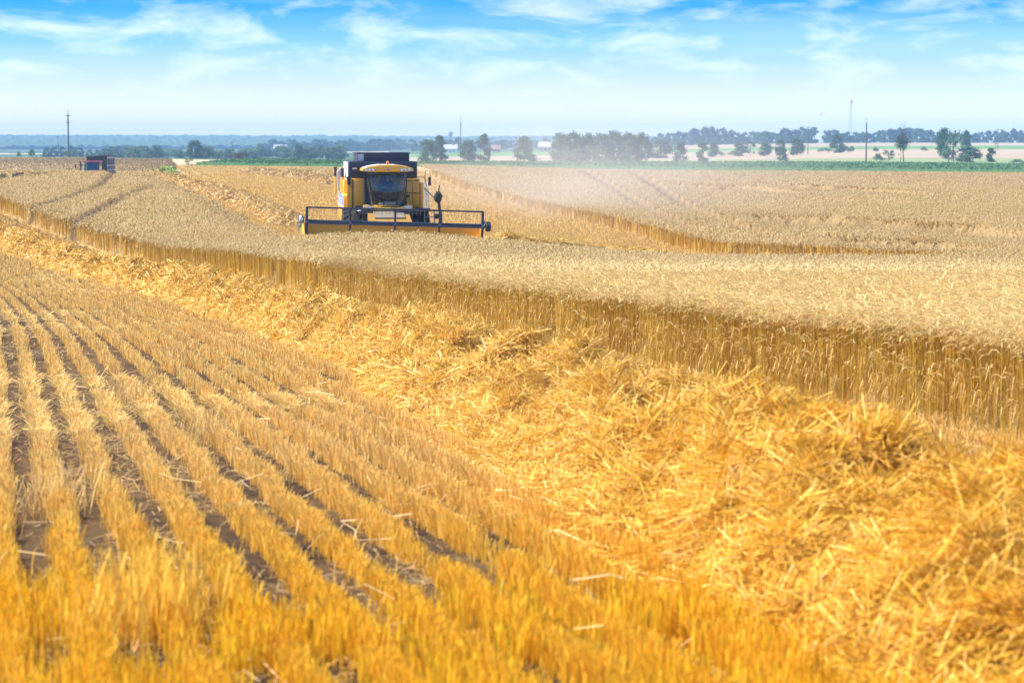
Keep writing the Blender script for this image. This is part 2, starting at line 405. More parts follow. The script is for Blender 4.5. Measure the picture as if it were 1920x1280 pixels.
def plants(s, x, y, z0, full, wst, wear, cross=True, stray=0.0):
    """standing stalks whose heavy ears hang over like hooks"""
    n = len(x)
    if n == 0: return
    h, lo, tr = crop_height(x, y)
    g = H(x, y)
    keep = RNG.random(n) > np.maximum(tr * 0.8, lo * 0.7)
    x, y, h, lo, g = x[keep], y[keep], h[keep], lo[keep], g[keep]; n = len(x)
    hh = h * (1 + 0.07 * RNG.standard_normal(n))
    lean = 0.05 + 0.35 * lo
    phi = math.pi + 0.9 * RNG.standard_normal(n) + 1.2 * lo * RNG.standard_normal(n)
    bd = np.stack([np.cos(phi), np.sin(phi), np.zeros(n)], 1)
    l = lean[:, None] * RNG.standard_normal((n, 2)) * 0.8
    st = RNG.random(n) < stray
    l[st] = np.stack([-0.45 + 0.25 * RNG.standard_normal(st.sum()), -0.25 + 0.2 * RNG.standard_normal(st.sum())], 1)
    hh = np.where(st, hh * (0.55 + 0.35 * RNG.random(n)), hh)
    base = np.stack([x, y, g + (0.0 if full else z0) * hh], 1)
    zb = 0.0 if full else z0
    P = []
    for t in ([0, 0.5, 1.0] if full else [0, 1.0]):
        k = t * t
        P.append(base + np.stack([l[:, 0] * k * hh, l[:, 1] * k * hh, (0.84 - zb) * hh * t], 1))
    stem_top = P[-1]
    # the neck and ear follow an arc
    Lr = 0.20 * hh * (0.8 + 0.4 * RNG.random(n)); drop = 1.7 + 0.7 * RNG.random(n)
    Q = [stem_top]; K = 4
    for k in range(K):
        ang = math.pi / 2 - drop * ((k + 0.5) / K) * 1.15
        Q.append(Q[-1] + (bd * np.cos(ang)[:, None] + np.array([0, 0, 1.0]) * np.sin(ang)[:, None]) * (Lr / K * 1.25)[:, None])
    PS = np.stack(P + [Q[1]], 1); PE = np.stack(Q[1:], 1)
    sc = tints(n, STEM, 0.12); ec = tints(n, EAR, 0.075, 0.025)
    nearby = smooth(75, 35, y)[:, None]; ec = ec * (1 + nearby * np.array([.56, .64, .66])) * (1 + .22 * (fbm(x / 14, y / 30, 33, 3) - .5))[:, None]  # nearer ears coloured lighter to offset the dark of their backlit side
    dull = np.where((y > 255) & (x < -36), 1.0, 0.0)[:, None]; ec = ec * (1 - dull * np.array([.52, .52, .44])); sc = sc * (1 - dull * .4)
    if full and cross:                                   # dry leaves hanging off the stems
        k = RNG.random(n) < .7; nb = k.sum(); f0 = .25 + .5 * RNG.random(nb); b0 = P[0][k] + (P[-1][k] - P[0][k]) * f0[:, None]; ld = hdir(nb); ll = (.10 + .12 * RNG.random(nb))[:, None]
        s.ribbons(np.stack([b0, b0 + ld * ll * .5 + np.array([0, 0, .02]), b0 + ld * ll * .8 - np.array([0, 0, 1.0]) * ll * .6], 1), np.array([.8, 1.2, .4])[None, :] * np.full((nb, 1), wst * 1.5), np.stack([-ld[:, 1], ld[:, 0], np.zeros(nb)], 1), tints(nb, (.62, .42, .14), .2))
    s.ribbons(PS, np.full(PS.shape[:2], wst), hdir(n), sc)
    W = np.array([0.5, 1.0, 0.95, 0.35])[None, :] * wear * (0.8 + 0.4 * RNG.random((n, 1)))
    s1 = np.stack([-np.sin(phi), np.cos(phi), np.zeros(n)], 1)
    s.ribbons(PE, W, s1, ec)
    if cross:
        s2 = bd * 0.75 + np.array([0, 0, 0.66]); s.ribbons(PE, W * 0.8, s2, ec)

def build_canopy(s):
    th = np.concatenate([np.linspace(-0.40, -0.25, 30)[:-1], np.linspace(-0.25, 0.27, 215), np.linspace(0.27, 0.85, 70)[1:]]); rr = np.exp(np.linspace(math.log(6), math.log(445), 690))
    A, RR = np.meshgrid(th, rr); X = A * RR; Y = RR
    d = wheat_dist(X.ravel(), Y.ravel()).reshape(X.shape)
    h, lo, tr = crop_height(X.ravel(), Y.ravel()); h = h.reshape(X.shape); lo = lo.reshape(X.shape)
    lvl = 0.70 + 0.16 * smooth(40, 110, Y)
    Z = H(X, Y) + h * lvl * smooth(0.15, 0.75, d) + 0.10 * (fbm(X / 0.45, Y / 0.8, 21, 3) - 0.5) * smooth(25, 70, Y) + 0.18 * lo * (fbm(X / 0.9, Y / 1.8, 23, 3) - 0.5)
    n, k = X.shape; i = np.arange(n - 1)[:, None] * k + np.arange(k - 1)[None, :]
    f = np.stack([i, i + 1, i + k + 1, i + k], -1).reshape(-1, 4)
    ok = (d.ravel()[f] > 0.1).any(1)
    s.add(np.stack([X, Y, Z], -1).reshape(-1, 3), f[ok], (1 - np.clip(tr + .45 * lo.ravel(), 0, 1))[:, None] * np.ones(3) + np.clip(tr + .45 * lo.ravel(), 0, 1)[:, None] * np.array([.34, .28, .24]), 1)  # soil brown in wheel tracks; shade among beaten stems painted into the tint

def build_wheat():
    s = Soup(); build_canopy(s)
    # edge that faces the camera, whole stalks
    for y0, y1, dens, ws, we, dd in ((4, 17, 420, .0052, .013, 1.2), (17, 32, 700, .0052, .013, 1.0), (32, 60, 360, .0075, .016, 1.1), (60, 100, 150, .013, .025, 1.2), (100, 215, 40, .03, .06, 1.5)):
        x, y = near_edge(y0, y1, 0.0, dd, dens); k = wheat_dist(x, y) > 0.0
        plants(s, x[k], y[k], 0, True, ws, we, y0 < 60, 0.045 if y0 < 60 else 0.0)
    # ears of the crop behind it
    for y0, y1, dens, ws, we, z0 in ((17, 30, 560, .005, .0125, .45), (30, 48, 360, .0065, .016, .5), (48, 75, 150, .010, .025, .6), (75, 110, 72, .016, .038, .65),
                                     (110, 180, 28, .025, .06, .65), (180, 260, 11, .045, .10, .65), (260, 445, 3.8, .08, .17, .7)):
        x, y = sample(y0, y1, -0.235 if y0 > 60 else -0.2, 0.25, dens)
        d = wheat_dist(x, y); k = d > (0.8 if y0 < 60 else 0.4)
        plants(s, x[k], y[k], z0, False, ws, we, y0 < 48)
    for y0, y1, a0, a1, dens, ws, we, z0 in ((6, 17, .25, 1.1, 150, .007, .018, .45), (17, 40, .25, .55, 110, .009, .02, .5), (40, 75, .25, .42, 50, .014, .034, .6), (75, 180, .25, .36, 9, .04, .09, .65), (180, 445, .25, .33, 1.6, .1, .2, .7),
                                             (90, 180, -.33, -.235, 9, .04, .09, .65), (180, 445, -.33, -.235, 1.6, .1, .2, .7)):
        x, y = sample(y0, y1, a0, a1, dens); d = wheat_dist(x, y); k = d > .8; plants(s, x[k], y[k], z0, False, ws, we, False)
    # faces of the crop round the cleared strip, and round the beaten patches
    for y0, y1, dens, ws, we in ((85, 200, 16, .04, .07), (200, 400, 5, .08, .13)):
        x, y = sample(y0, y1, -0.235, 0.25, dens); k = (wheat_dist(x, y) > 0.4); x, y = x[k], y[k]
        k = (lodged(x, y) < 0.35) & (lodged(x, y - 2.2 * y0 / 85) > 0.35); plants(s, x[k], y[k], 0, True, ws, we, False)
    for y0, y1, dens, ws, we in ((88, 130, 55, .03, .05), (130, 190, 26, .045, .08), (190, 300, 10, .08, .13)):
        x, y = sample(y0, y1, -0.2, 0.2, dens); k = (x > edge(np.minimum(y, 259)) + 2)
        x, y = x[k], y[k]; d = wheat_dist(x, y); k = (d > 0.0) & (d < 0.9)
        plants(s, x[k], y[k], 0, True, ws, we, False)
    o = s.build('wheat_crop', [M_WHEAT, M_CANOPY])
    tag(o, 'standing ripe wheat with hanging pale ears covering the field', 'wheat', kind='stuff')
build_wheat()

WIN_OFF = 3.28
def wcen(y): return edge(y) - WIN_OFF - 0.12 * np.sin(y * 0.55) - 0.45 + 0.57 * smooth(18, 30, y) - 0.1 * smooth(60, 95, y)

def build_stubble():
    s = Soup(); SP = 0.37
    def stalks(x, y, h, w, base, tilt=0.12, var=0.16):
        n = len(x)
        if n == 0: return
        g = H(x, y); l = tilt * RNG.standard_normal((n, 2)) * h[:, None]
        P0 = np.stack([x, y, g - 0.01], 1); P1 = P0 + np.stack([l[:, 0] * .4, l[:, 1] * .4, h * .55], 1); P2 = P0 + np.stack([l[:, 0], l[:, 1], h], 1)
        s.ribbons(np.stack([P0, P1, P2], 1), np.full((n, 3), w) * (0.7 + 0.6 * RNG.random((n, 1))), hdir(n), tints(n, base, var))
    for y0, y1, dens, wd, sig in ((8.2, 15, 2600, .0058, .034), (15, 26, 2000, .0062, .034), (26, 45, 1100, .008, .030), (45, 75, 400, .013, .030), (75, 170, 110, .024, .030)):
        x, y = sample(y0, y1, -0.27, 0.25, dens); xm, ym = sample(max(6.0, y0 - 2.2 * (y0 < 10)), y1, -0.45, -0.27, dens * .45); xr, yr = sample(max(5.0, y0 - 3.2 * (y0 < 10)), min(y1, 30), 0.25, 1.0, dens * .4) if y0 < 30 else (np.zeros(0), np.zeros(0))
        x = np.concatenate([x, xm, xr]); y = np.concatenate([y, ym, yr])
        e = edge(y); o = x - e
        k = (o < -0.12) & (np.abs(x - wcen(y)) > 1.25); x, y, o, e = x[k], y[k], o[k], e[k]
        row = np.round(o / SP)
        o2 = row * SP + sig * RNG.standard_normal(len(o)) + 0.05 * (vnoise(y / 1.3, row * 3.1, 9) - 0.5)
        x = e + o2
        patch = fbm(x / 0.9, y / 1.6, 41, 3)
        k = RNG.random(len(x)) < np.clip((patch - 0.24) * 6.0, 0.10, 1.0)
        x, y, patch, row = x[k], y[k], patch[k], row[k]
        beaten = smooth(0.56, 0.66, fbm(x / 1.5, y / 3.5, 43, 2)) * smooth(13, 22, y)
        x = x + 0.05 * (fbm(y / 0.5, row * 7.3, 45, 2) - 0.5); h = (0.7 + 0.6 * fbm(x / 0.35, y / 0.5, 46, 2)) * (0.135 + 0.02 * (hash2(row, row * 0, 3) - .5)) * (0.75 + 0.5 * RNG.random(len(x))) * (1 - 0.35 * beaten) * np.where(x > wcen(y), 0.85, 1)
        warm = smooth(19, 10, y)[:, None]
        n = len(x); g = H(x, y); tl = (0.12 + 0.25 * beaten)[:, None]
        l = tl * RNG.standard_normal((n, 2)) * 0.17
        P0 = np.stack([x, y, g - 0.01], 1); P1 = P0 + np.stack([l[:, 0] * .4, l[:, 1] * .4, h * .55], 1); P2 = P0 + np.stack([l[:, 0], l[:, 1], h], 1)
        base = tints(n, (0.80, 0.52, 0.155), 0.16, .03) * (1 - warm) + tints(n, (0.80, 0.455, 0.03), 0.16, .03) * warm
        s.ribbons(np.stack([P0, P1, P2], 1), np.full((n, 3), wd) * (0.7 + 0.6 * RNG.random((n, 1))), hdir(n), np.clip(base, 0.01, 0.95))
    # dense uncombed stubble of the headland right in front
    x, y = sample(8.0, 13.2, -0.30, 0.29, 2600)
    lim = 10.9 + 0.35 * np.sin(x * 2.2) + 0.9 * (fbm(x / 0.7, y / 0.7, 51, 2) - 0.5)
    dens = fbm(x / 0.28, y / 0.5, 53, 3)
    k = (y < lim) & (RNG.random(len(x)) < np.clip((dens - 0.45) * 7, 0.02, 1)) & (x < wcen(y) - 0.9); x, y = x[k], y[k]
    stalks(x, y, 0.17 * (0.65 + 0.6 * RNG.random(len(x))), 0.0052, (0.80, 0.45, 0.02), 0.11, 0.22)
    # one tall uncut tuft
    n = 420; x = -1.62 + 0.16 * RNG.standard_normal(n); y = 10.5 + 0.3 * RNG.standard_normal(n)
    stalks(x, y, 0.40 * (0.5 + 0.55 * RNG.random(n)), 0.0065, (0.88, 0.53, 0.07), 0.16)
    for cx, cy in ((-2.6, 20.0), (-3.9, 24.5), (-4.3, 31.0), (-2.9, 15.2)):
        n = 120; x = cx + 0.12 * RNG.standard_normal(n); y = cy + 0.35 * RNG.standard_normal(n)
        stalks(x, y, 0.34 * (0.5 + 0.5 * RNG.random(n)), 0.007, (0.70, 0.46, 0.15), 0.3)
    # chaff and short straws lying on the soil
    for y0, y1, dens, wd, ln in ((8.2, 22, 300, .005, .09), (22, 50, 40, .008, .12), (50, 150, 3, .02, .25)):
        x, y = sample(y0, y1, -0.27, 0.25, dens); k = (x < edge(y)) & (np.abs(x - wcen(y)) > 1.0)
        k &= RNG.random(len(x)) < np.clip((fbm(x / 0.7, y / 1.2, 61, 3) - 0.36) * 4, 0.1, 1)
        x, y = x[k], y[k]; n = len(x); d = hdir(n); L = ln * (0.4 + RNG.random(n)); g = H(x, y) + 0.012 + 0.03 * RNG.random(n)
        P0 = np.stack([x, y, g], 1); P1 = P0 + d * L[:, None]; P1[:, 2] += 0.03 * RNG.standard_normal(n)
        sd_ = np.stack([-d[:, 1], d[:, 0], 0.4 * RNG.standard_normal(n)], 1)
        s.ribbons(np.stack([P0, P1], 1), np.full((n, 2), wd), sd_, tints(n, (0.50, 0.32, 0.12), 0.3))
    for y0, y1, dens, wd in ((8.2, 20, 4, .0045), (20, 45, 2, .006)):       # long straws dropped across the rows
        x, y = sample(y0, y1, -0.27, 0.25, dens); k = (x < edge(y)) & (np.abs(x - wcen(y)) > 1.0); x, y = x[k], y[k]; n = len(x)
        d = hdir(n); L = 0.15 + 0.35 * RNG.random(n); C = np.stack([x, y, H(x, y) + 0.03 + 0.10 * RNG.random(n)], 1); d[:, 2] = .22 * RNG.standard_normal(n)
        b_ = RNG.standard_normal((n, 3)) * .02; P = np.stack([C - d * L[:, None] / 2, C + b_, C + d * L[:, None] / 2], 1); P[..., 2] = np.maximum(P[..., 2], H(P[..., 0], P[..., 1]) + .01)
        s.ribbons(P, np.full((n, 3), wd), np.stack([-d[:, 1], d[:, 0], .6 * RNG.standard_normal(n)], 1), tints(n, (.80, .58, .24), .2))
    o = s.build('stubble', [M_STUB]); tag(o, 'rows of cut golden stubble stalks and chaff on brown soil', 'stubble', kind='stuff')
    # stubble of the strip already cleared behind the machine
    s = Soup()
    for y0, y1, dens, wd in ((88, 140, 90, .03), (140, 220, 30, .05), (220, 400, 9, .09)):
        x, y = sample(y0, y1, -0.2, 0.2, dens); k = x > edge(np.minimum(y, 259)) + 2; x, y = x[k], y[k]
        k = wheat_dist(x, y) < -0.1; x, y = x[k], y[k]
        o = x + 0.16 * y; sp = 0.36 if y0 < 100 else (0.72 if y0 < 200 else 1.4)
        x = np.round(o / sp) * sp - 0.16 * y + 0.07 * sp / 0.36 * RNG.standard_normal(len(x))
        n = len(x); h = 0.17 * (0.7 + 0.6 * RNG.random(n)); g = H(x, y); l = 0.05 * RNG.standard_normal((n, 2))
        P0 = np.stack([x, y, g], 1); P1 = P0 + np.stack([l[:, 0], l[:, 1], h], 1)
        s.ribbons(np.stack([P0, P1], 1), np.full((n, 2), wd), hdir(n), tints(n, (0.60, 0.40, 0.12), 0.14))
    o = s.build('stubble', [M_STUB]); tag(o, 'cleared golden stubble strip between the two stands of wheat', 'stubble', kind='stuff')
build_stubble()

def windrow(label, cen, y0, y1, hw, hgt, bands, tone, sl=0.34, lumps=0.95, seed=0):
    """a long loose heap of straw: a lumpy mound under tangled straws"""
    s = Soup()
    def prof(y, t):
        q = np.abs(t); c = np.clip(1 - q ** 2.0, 0, 1)
        x = cen(y) + t * hw(y) * (np.where(t > 0, 1 - 0.16 * smooth(32, 22, y), 1.0) if seed == 0 else 1.0)
        l = np.clip((fbm(x / 0.6, y / 0.85, 71 + seed, 3) - 0.5) * 1.9, -.5, .5)
        l2 = fbm(x / 0.22, y / 0.3, 73 + seed, 2) - 0.5
        end = smooth(y0, y0 + 2.5, y) * smooth(y1, y1 - 2.5, y)
        z = H(x, y) + end * hgt(y) * c ** 0.8 * (1 + lumps * 0.85 * l) + 0.22 * l2 * c ** 0.5 * hgt(y) - 0.02
        return x, z
    ys = np.exp(np.linspace(math.log(y0), math.log(y1), int(90 * math.log(y1 / y0) + 40))); ts = np.linspace(-1, 1, 41)
    Yg, Tg = np.meshgrid(ys, ts, indexing='ij'); Xg, Zg = prof(Yg, Tg); Zg = Zg - 0.12 * (1 - Tg ** 2)
    n, k = Xg.shape; i = np.arange(n - 1)[:, None] * k + np.arange(k - 1)[None, :]
    f = np.stack([i, i + 1, i + k + 1, i + k], -1).reshape(-1, 4)
    s.add(np.stack([Xg, Yg, Zg], -1).reshape(-1, 3), f, np.array(tone) * 0.72)  # mound colour darkened to paint shade into the hollows between straws
    for a, b, dens, wd, ln in bands:
        a = max(a, y0); b = min(b, y1)
        if b <= a: continue
        m = int((b - a) * 2 * float(np.mean(hw(np.linspace(a, b, 9)))) * dens)
        y = a + (b - a) * RNG.random(m); t = np.clip(RNG.random(m) * 2.16 - 1.08, -1.12, 1.12)
        x, z = prof(y, t); e = 0.02
        x2, z2 = prof(y, t + e); x3, z3 = prof(y + 0.06, t)
        tx = np.stack([x2 - x, np.zeros(m), z2 - z], 1); ty = np.stack([x3 - x, np.full(m, 0.06), z3 - z], 1)
        tx /= np.linalg.norm(tx, axis=1)[:, None]; ty /= np.linalg.norm(ty, axis=1)[:, None]
        nn = np.cross(tx, ty); nn /= np.linalg.norm(nn, axis=1)[:, None]
        flow = 2.6 * math.pi * fbm(x / 0.55, y / 0.8, 75 + seed, 2) + 0.75 * RNG.standard_normal(m)
        d = tx * np.cos(flow)[:, None] + ty * np.sin(flow)[:, None] + nn * (0.05 + sl * RNG.standard_normal(m))[:, None]
        d /= np.linalg.norm(d, axis=1)[:, None]
        L = ln * (0.35 + 0.9 * RNG.random(m)); L *= np.where(np.abs(t) > 0.95, 0.7, 1)
        clump = fbm(x / 0.2, y / 0.26, 81 + seed, 2)
        off = nn * ((0.15 * RNG.random(m) ** 1.2 * smooth(0.28, 0.75, clump) - 0.07) * (1.3 - np.abs(t)))[:, None]
        C = np.stack([x, y, z], 1) + off
        bend = np.cross(d, RNG.standard_normal((m, 3))) * (0.13 * L * RNG.random(m) ** 2)[:, None]
        tt = np.array([-0.5, -0.15, 0.2, 0.5])
        P = C[:, None, :] + d[:, None, :] * (L[:, None] * tt[None, :])[..., None] + bend[:, None, :] * (0.25 - tt ** 2)[None, :, None] * 2
        gl = H(P[..., 0], P[..., 1]); P[..., 2] = np.maximum(P[..., 2], gl + 0.01)
        S = np.cross(d, nn + 0.7 * RNG.standard_normal((m, 3))); S /= np.linalg.norm(S, axis=1)[:, None] + 1e-9
        W = np.full((m, 4), wd) * (0.55 + 0.9 * RNG.random((m, 1)))
        c = tints(m, tone, 0.17, 0.05); pl = RNG.random(m) < (.13 if seed == 0 else .03); c[pl] = np.clip(c[pl] * np.array([1.15, 1.32, 2.4]), .01, .95); br = RNG.random(m) < .1; c[br] *= np.array([.62, .52, .5])
        warm = smooth(22, 10, y)[:, None]; c = np.clip(c * (1 - warm) + c * np.array([1.04, 0.95, 0.45]) * warm, 0.01, 0.95)
        s.ribbons(P, W, S, c)
    o = s.build('straw_windrow', [M_STRAW]); tag(o, label, 'straw windrow', 'windrows of straw')
    return o

def hw_near(y): return np.interp(y, [0, 9, 13, 20, 30, 70, 120], [2.0, 1.85, 1.42, 1.2, 1.0, 1.05, 1.3])
def hg_near(y): return np.interp(y, [0, 10, 14, 20, 60, 120], [0.50, 0.54, 0.55, 0.56, 0.58, 0.55])
windrow('thick golden windrow of loose straw running across the foreground stubble', wcen, 4.5, 150, hw_near, hg_near,
        [(4.5, 7, 3000, .0060, .44), (7, 14, 6500, .0046, .44), (14, 22, 5500, .0050, .42), (22, 36, 3400, .0068, .42), (36, 60, 1300, .011, .42), (60, 150, 300, .025, .5)], (0.68, 0.415, 0.066))
def poly_cen(pix, off=0.0):
    pts = np.array([at(u, v, off, 60) for u, v in pix]); pts = pts[np.argsort(pts[:, 1])]
    return (lambda y: np.interp(y, pts[:, 1], pts[:, 0])), pts[0, 1], pts[-1, 1]
c, a, b = poly_cen([(286, 331), (340, 343), (400, 357), (480, 384), (556, 420)], 0.25)
one = lambda v: (lambda y: np.full(np.shape(y), v))
windrow('straw windrow left of the yellow harvester, receding to the green bush', c, a, b, one(1.4), one(0.55), [(50, 150, 260, .026, .4), (150, 400, 90, .05, .55)], (0.58, 0.38, 0.115), seed=1)
c, a, b = poly_cen([(470, 322), (560, 331), (640, 345)], 0.25)
windrow('far straw windrow behind the harvester beside the small wheat remnant', c, a, b, one(1.6), one(0.55), [(50, 150, 100, .05, .5), (150, 420, 60, .06, .7)], (0.52, 0.34, 0.11), seed=2)
c, a, b = poly_cen([(912, 441), (960, 450), (1060, 459), (1180, 467), (1275, 473)], 0.25)
windrow('bright straw windrow right of the harvester reel along the cleared strip', c, a, b, one(1.6), one(0.4), [(50, 150, 300, .025, .4)], (0.62, 0.40, 0.075), seed=3)

# ------------------------------------------------------------------ solid shapes
class MB:
    """collects simple solids; build() links them as ONE mesh object"""
    def __init__(self): self.bm = bmesh.new()
    def box(self, x0, x1, y0, y1, z0, z1, bev=0.0):
        vs = [self.bm.verts.new((x, y, z)) for z in (z0, z1) for x, y in ((x0, y0), (x1, y0), (x1, y1), (x0, y1))]
        fs = [self.bm.faces.new([vs[i] for i in q]) for q in ((3, 2, 1, 0), (4, 5, 6, 7), (0, 1, 5, 4), (1, 2, 6, 5), (2, 3, 7, 6), (3, 0, 4, 7))]
        if bev: self._bev(fs, bev)
        return self
    def _bev(self, fs, b, seg=2):
        es = {e for f in fs for e in f.edges}
        bmesh.ops.bevel(self.bm, geom=list(es), offset=b, segments=seg, profile=0.6, affect='EDGES')
    def prism(self, pts, a0, a1, axis='x', bev=0.0):
        """polygon pushed along an axis; pts are the other two coordinates in order (x: y,z  y: x,z  z: x,y)"""
        def p(q, a):
            return {'x': (a, q[0], q[1]), 'y': (q[0], a, q[1]), 'z': (q[0], q[1], a)}[axis]
        A = [self.bm.verts.new(p(q, a0)) for q in pts]; B = [self.bm.verts.new(p(q, a1)) for q in pts]
        n = len(pts); fs = [self.bm.faces.new(A[::-1]), self.bm.faces.new(B)]
        for i in range(n): fs.append(self.bm.faces.new((A[i], A[(i + 1) % n], B[(i + 1) % n], B[i])))
        bmesh.ops.recalc_face_normals(self.bm, faces=fs)
        if bev: self._bev(fs, bev)
        return self
    def hull(self, pts):
        vs = [self.bm.verts.new(p) for p in pts]; bmesh.ops.convex_hull(self.bm, input=vs); return self
    def tube(self, pts, r, seg=8, r1=None, cap=True):
        pts = [Vector(p) for p in pts]; n = len(pts); rings = []
        for i, p in enumerate(pts):
            t = (pts[min(i + 1, n - 1)] - pts[max(i - 1, 0)]).normalized()
            a = t.cross(Vector((0, 0, 1)));
            if a.length < 0.05: a = t.cross(Vector((1, 0, 0)))
            a.normalize(); b = t.cross(a)
            rr = r if r1 is None else r + (r1 - r) * i / max(n - 1, 1)
            rings.append([self.bm.verts.new(p + (a * math.cos(2 * math.pi * k / seg) + b * math.sin(2 * math.pi * k / seg)) * rr) for k in range(seg)])
        for A, B in zip(rings[:-1], rings[1:]):
            for k in range(seg): self.bm.faces.new((A[k], A[(k + 1) % seg], B[(k + 1) % seg], B[k]))
        if cap: self.bm.faces.new(rings[0][::-1]); self.bm.faces.new(rings[-1])
        return self
    def lathe(self, prof, c, axis='x', seg=32):
        """profile of (radius, along) turned round an axis through c"""
        rings = []
        for r, h in prof:
            ring = []
            for k in range(seg):
                a = 2 * math.pi * k / seg; u, v = r * math.cos(a), r * math.sin(a)
                q = {'x': (h, u, v), 'y': (u, h, v), 'z': (u, v, h)}[axis]
                ring.append(self.bm.verts.new((c[0] + q[0], c[1] + q[1], c[2] + q[2])))
            rings.append(ring)
        for A, B in zip(rings[:-1], rings[1:]):
            for k in range(seg): self.bm.faces.new((A[k], A[(k + 1) % seg], B[(k + 1) % seg], B[k]))
        for ring in (rings[0], rings[-1]):
            if len({tuple(round(q, 5) for q in v.co) for v in ring}) > 2: self.bm.faces.new(ring)
        return self
    def ball(self, c, r, sub=2, sc=(1, 1, 1), jit=0.0):
        ret = bmesh.ops.create_icosphere(self.bm, subdivisions=sub, radius=1.0)
        for v in ret['verts']:
            k = 1 + jit * (random.random() - 0.5)
            v.co = Vector((c[0] + v.co.x * r * sc[0] * k, c[1] + v.co.y * r * sc[1] * k, c[2] + v.co.z * r * sc[2] * k))
        return self
    def build(self, name, m, parent=None, smooth_angle=35):
        bmesh.ops.recalc_face_normals(self.bm, faces=self.bm.faces[:])
        me = bpy.data.meshes.new(name); self.bm.to_mesh(me); self.bm.free()
        for q in (m if isinstance(m, (list, tuple)) else [m]): me.materials.append(q)
        me.polygons.foreach_set('use_smooth', np.ones(len(me.polygons), bool))
        try: me.set_sharp_from_angle(angle=R(smooth_angle))
        except Exception: pass
        o = bpy.data.objects.new(name, me); COL.objects.link(o); o.parent = parent
        return o

def empty(name, loc, rz=0.0, label=None, cat=None, group=None):
    o = bpy.data.objects.new(name, None); COL.objects.link(o); o.location = loc; o.rotation_euler = (0, 0, rz)
    o.empty_display_size = 0.3
    return tag(o, label, cat, group)

def copy_tree(o, parent=None):
    c = o.copy(); COL.objects.link(c)
    if parent: c.parent = parent
    for ch in [q for q in bpy.data.objects if q.parent == o]: copy_tree(ch, c)
    return c

def paint(name, col, rough=0.35, metal=0.0, dirt=0.35, dirtcol=(0.42, 0.32, 0.2), spec=0.5, coat=0.0):
    """painted or bare metal with field dust on it"""
    m = bpy.data.materials.new(name); m.use_nodes = True; t = NT(m.node_tree); p = t.n['Principled BSDF']
    tcn = t.new('ShaderNodeTexCoord')
    n = t.new('ShaderNodeTexNoise', i_Scale=2.3, i_Detail=8.0, i_Roughness=0.65); t.link(tcn.outputs['Object'], n.inputs['Vector'])
    k = t.ramp(n.outputs[0], [(0.42, (0, 0, 0)), (0.75, (dirt, dirt, dirt))])
    t.link(t.mix(k, col, dirtcol), p.inputs['Base Color'])
    t.link(t.math('ADD', k, rough, True), p.inputs['Roughness'])
    p.inputs['Metallic'].default_value = metal; p.inputs['Specular IOR Level'].default_value = spec
    p.inputs['Coat Weight'].default_value = coat
    return m

def glass(name, tintc, alpha):
    m = bpy.data.materials.new(name); m.use_nodes = True; t = NT(m.node_tree); t.n.clear()
    tr = t.new('ShaderNodeBsdfTransparent'); tr.inputs[0].default_value = (*tintc, 1)
    gl = t.new('ShaderNodeBsdfGlossy', i_Roughness=0.04); gl.inputs[0].default_value = (0.9, 0.95, 1, 1)
    fr = t.new('ShaderNodeFresnel', i_IOR=1.5)
    mx = t.new('ShaderNodeMixShader'); t.link(t.math('ADD', fr.outputs[0], alpha, True), mx.inputs[0]); t.link(tr.outputs[0], mx.inputs[1]); t.link(gl.outputs[0], mx.inputs[2])
    out = t.new('ShaderNodeOutputMaterial'); t.link(mx.outputs[0], out.inputs[0]); return m

Y_PAINT = paint('yellow_paint', (0.92, 0.46, 0.003), 0.30, 0, 0.10, coat=0.3)
Y_WORN = paint('worn_yellow_paint', (0.90, 0.44, 0.004), 0.42, 0, 0.22, (0.36, 0.20, 0.04))
FEED = paint('dusty_feeder_paint', (0.30, 0.155, 0.012), 0.6, 0, 0.5, (0.26, 0.19, 0.11))
NAVY = paint('dark_navy_paint', (0.014, 0.020, 0.034), 0.42, 0, 0.10, (0.2, 0.16, 0.12))
BLACK = paint('black_paint', (0.012, 0.012, 0.014), 0.45, 0, 0.12, (0.2, 0.15, 0.1))
STEEL = paint('grey_steel', (0.30, 0.31, 0.32), 0.4, 0.5, 0.3)
PALE = paint('pale_grey_paint', (0.55, 0.56, 0.57), 0.5, 0, 0.3)
WHITE = paint('white_paint', (0.78, 0.77, 0.74), 0.45, 0, 0.25)
BLUE = paint('blue_decal', (0.20, 0.27, 0.55), 0.4, 0, 0.2)
RUBBER = paint('tyre_rubber', (0.022, 0.022, 0.022), 0.85, 0, 0.5, (0.2, 0.15, 0.1), 0.2)
ORANGE = paint('orange_lens', (0.9, 0.22, 0.01), 0.25, 0, 0.0)
RED = paint('red_paint', (0.30, 0.012, 0.03), 0.35, 0, 0.2, coat=0.3)
LENS = paint('lamp_lens', (0.62, 0.66, 0.68), 0.15, 0.3, 0.05)
SEATM = paint('seat_fabric', (0.05, 0.06, 0.07), 0.9, 0, 0.1)
GLASS = glass('cab_glass', (0.55, 0.66, 0.66), 0.03)
RUST = paint('rusty_steel', (0.10, 0.065, 0.05), 0.7, 0.1, 0.6, (0.25, 0.2, 0.15)); DARKBOX = paint('dark_box_paint', (0.022, 0.026, 0.032), 0.6, 0.1, 0.25, (0.15, 0.13, 0.12))
SKIN = paint('skin', (0.52, 0.28, 0.19), 0.6, 0, 0.1)
SHIRT = paint('blue_shirt', (0.03, 0.10, 0.32), 0.9, 0, 0.1)
TROUSER = paint('dark_trousers', (0.03, 0.03, 0.04), 0.9, 0, 0.1)
HAIR = paint('dark_hair', (0.03, 0.02, 0.015), 0.8, 0, 0.0)

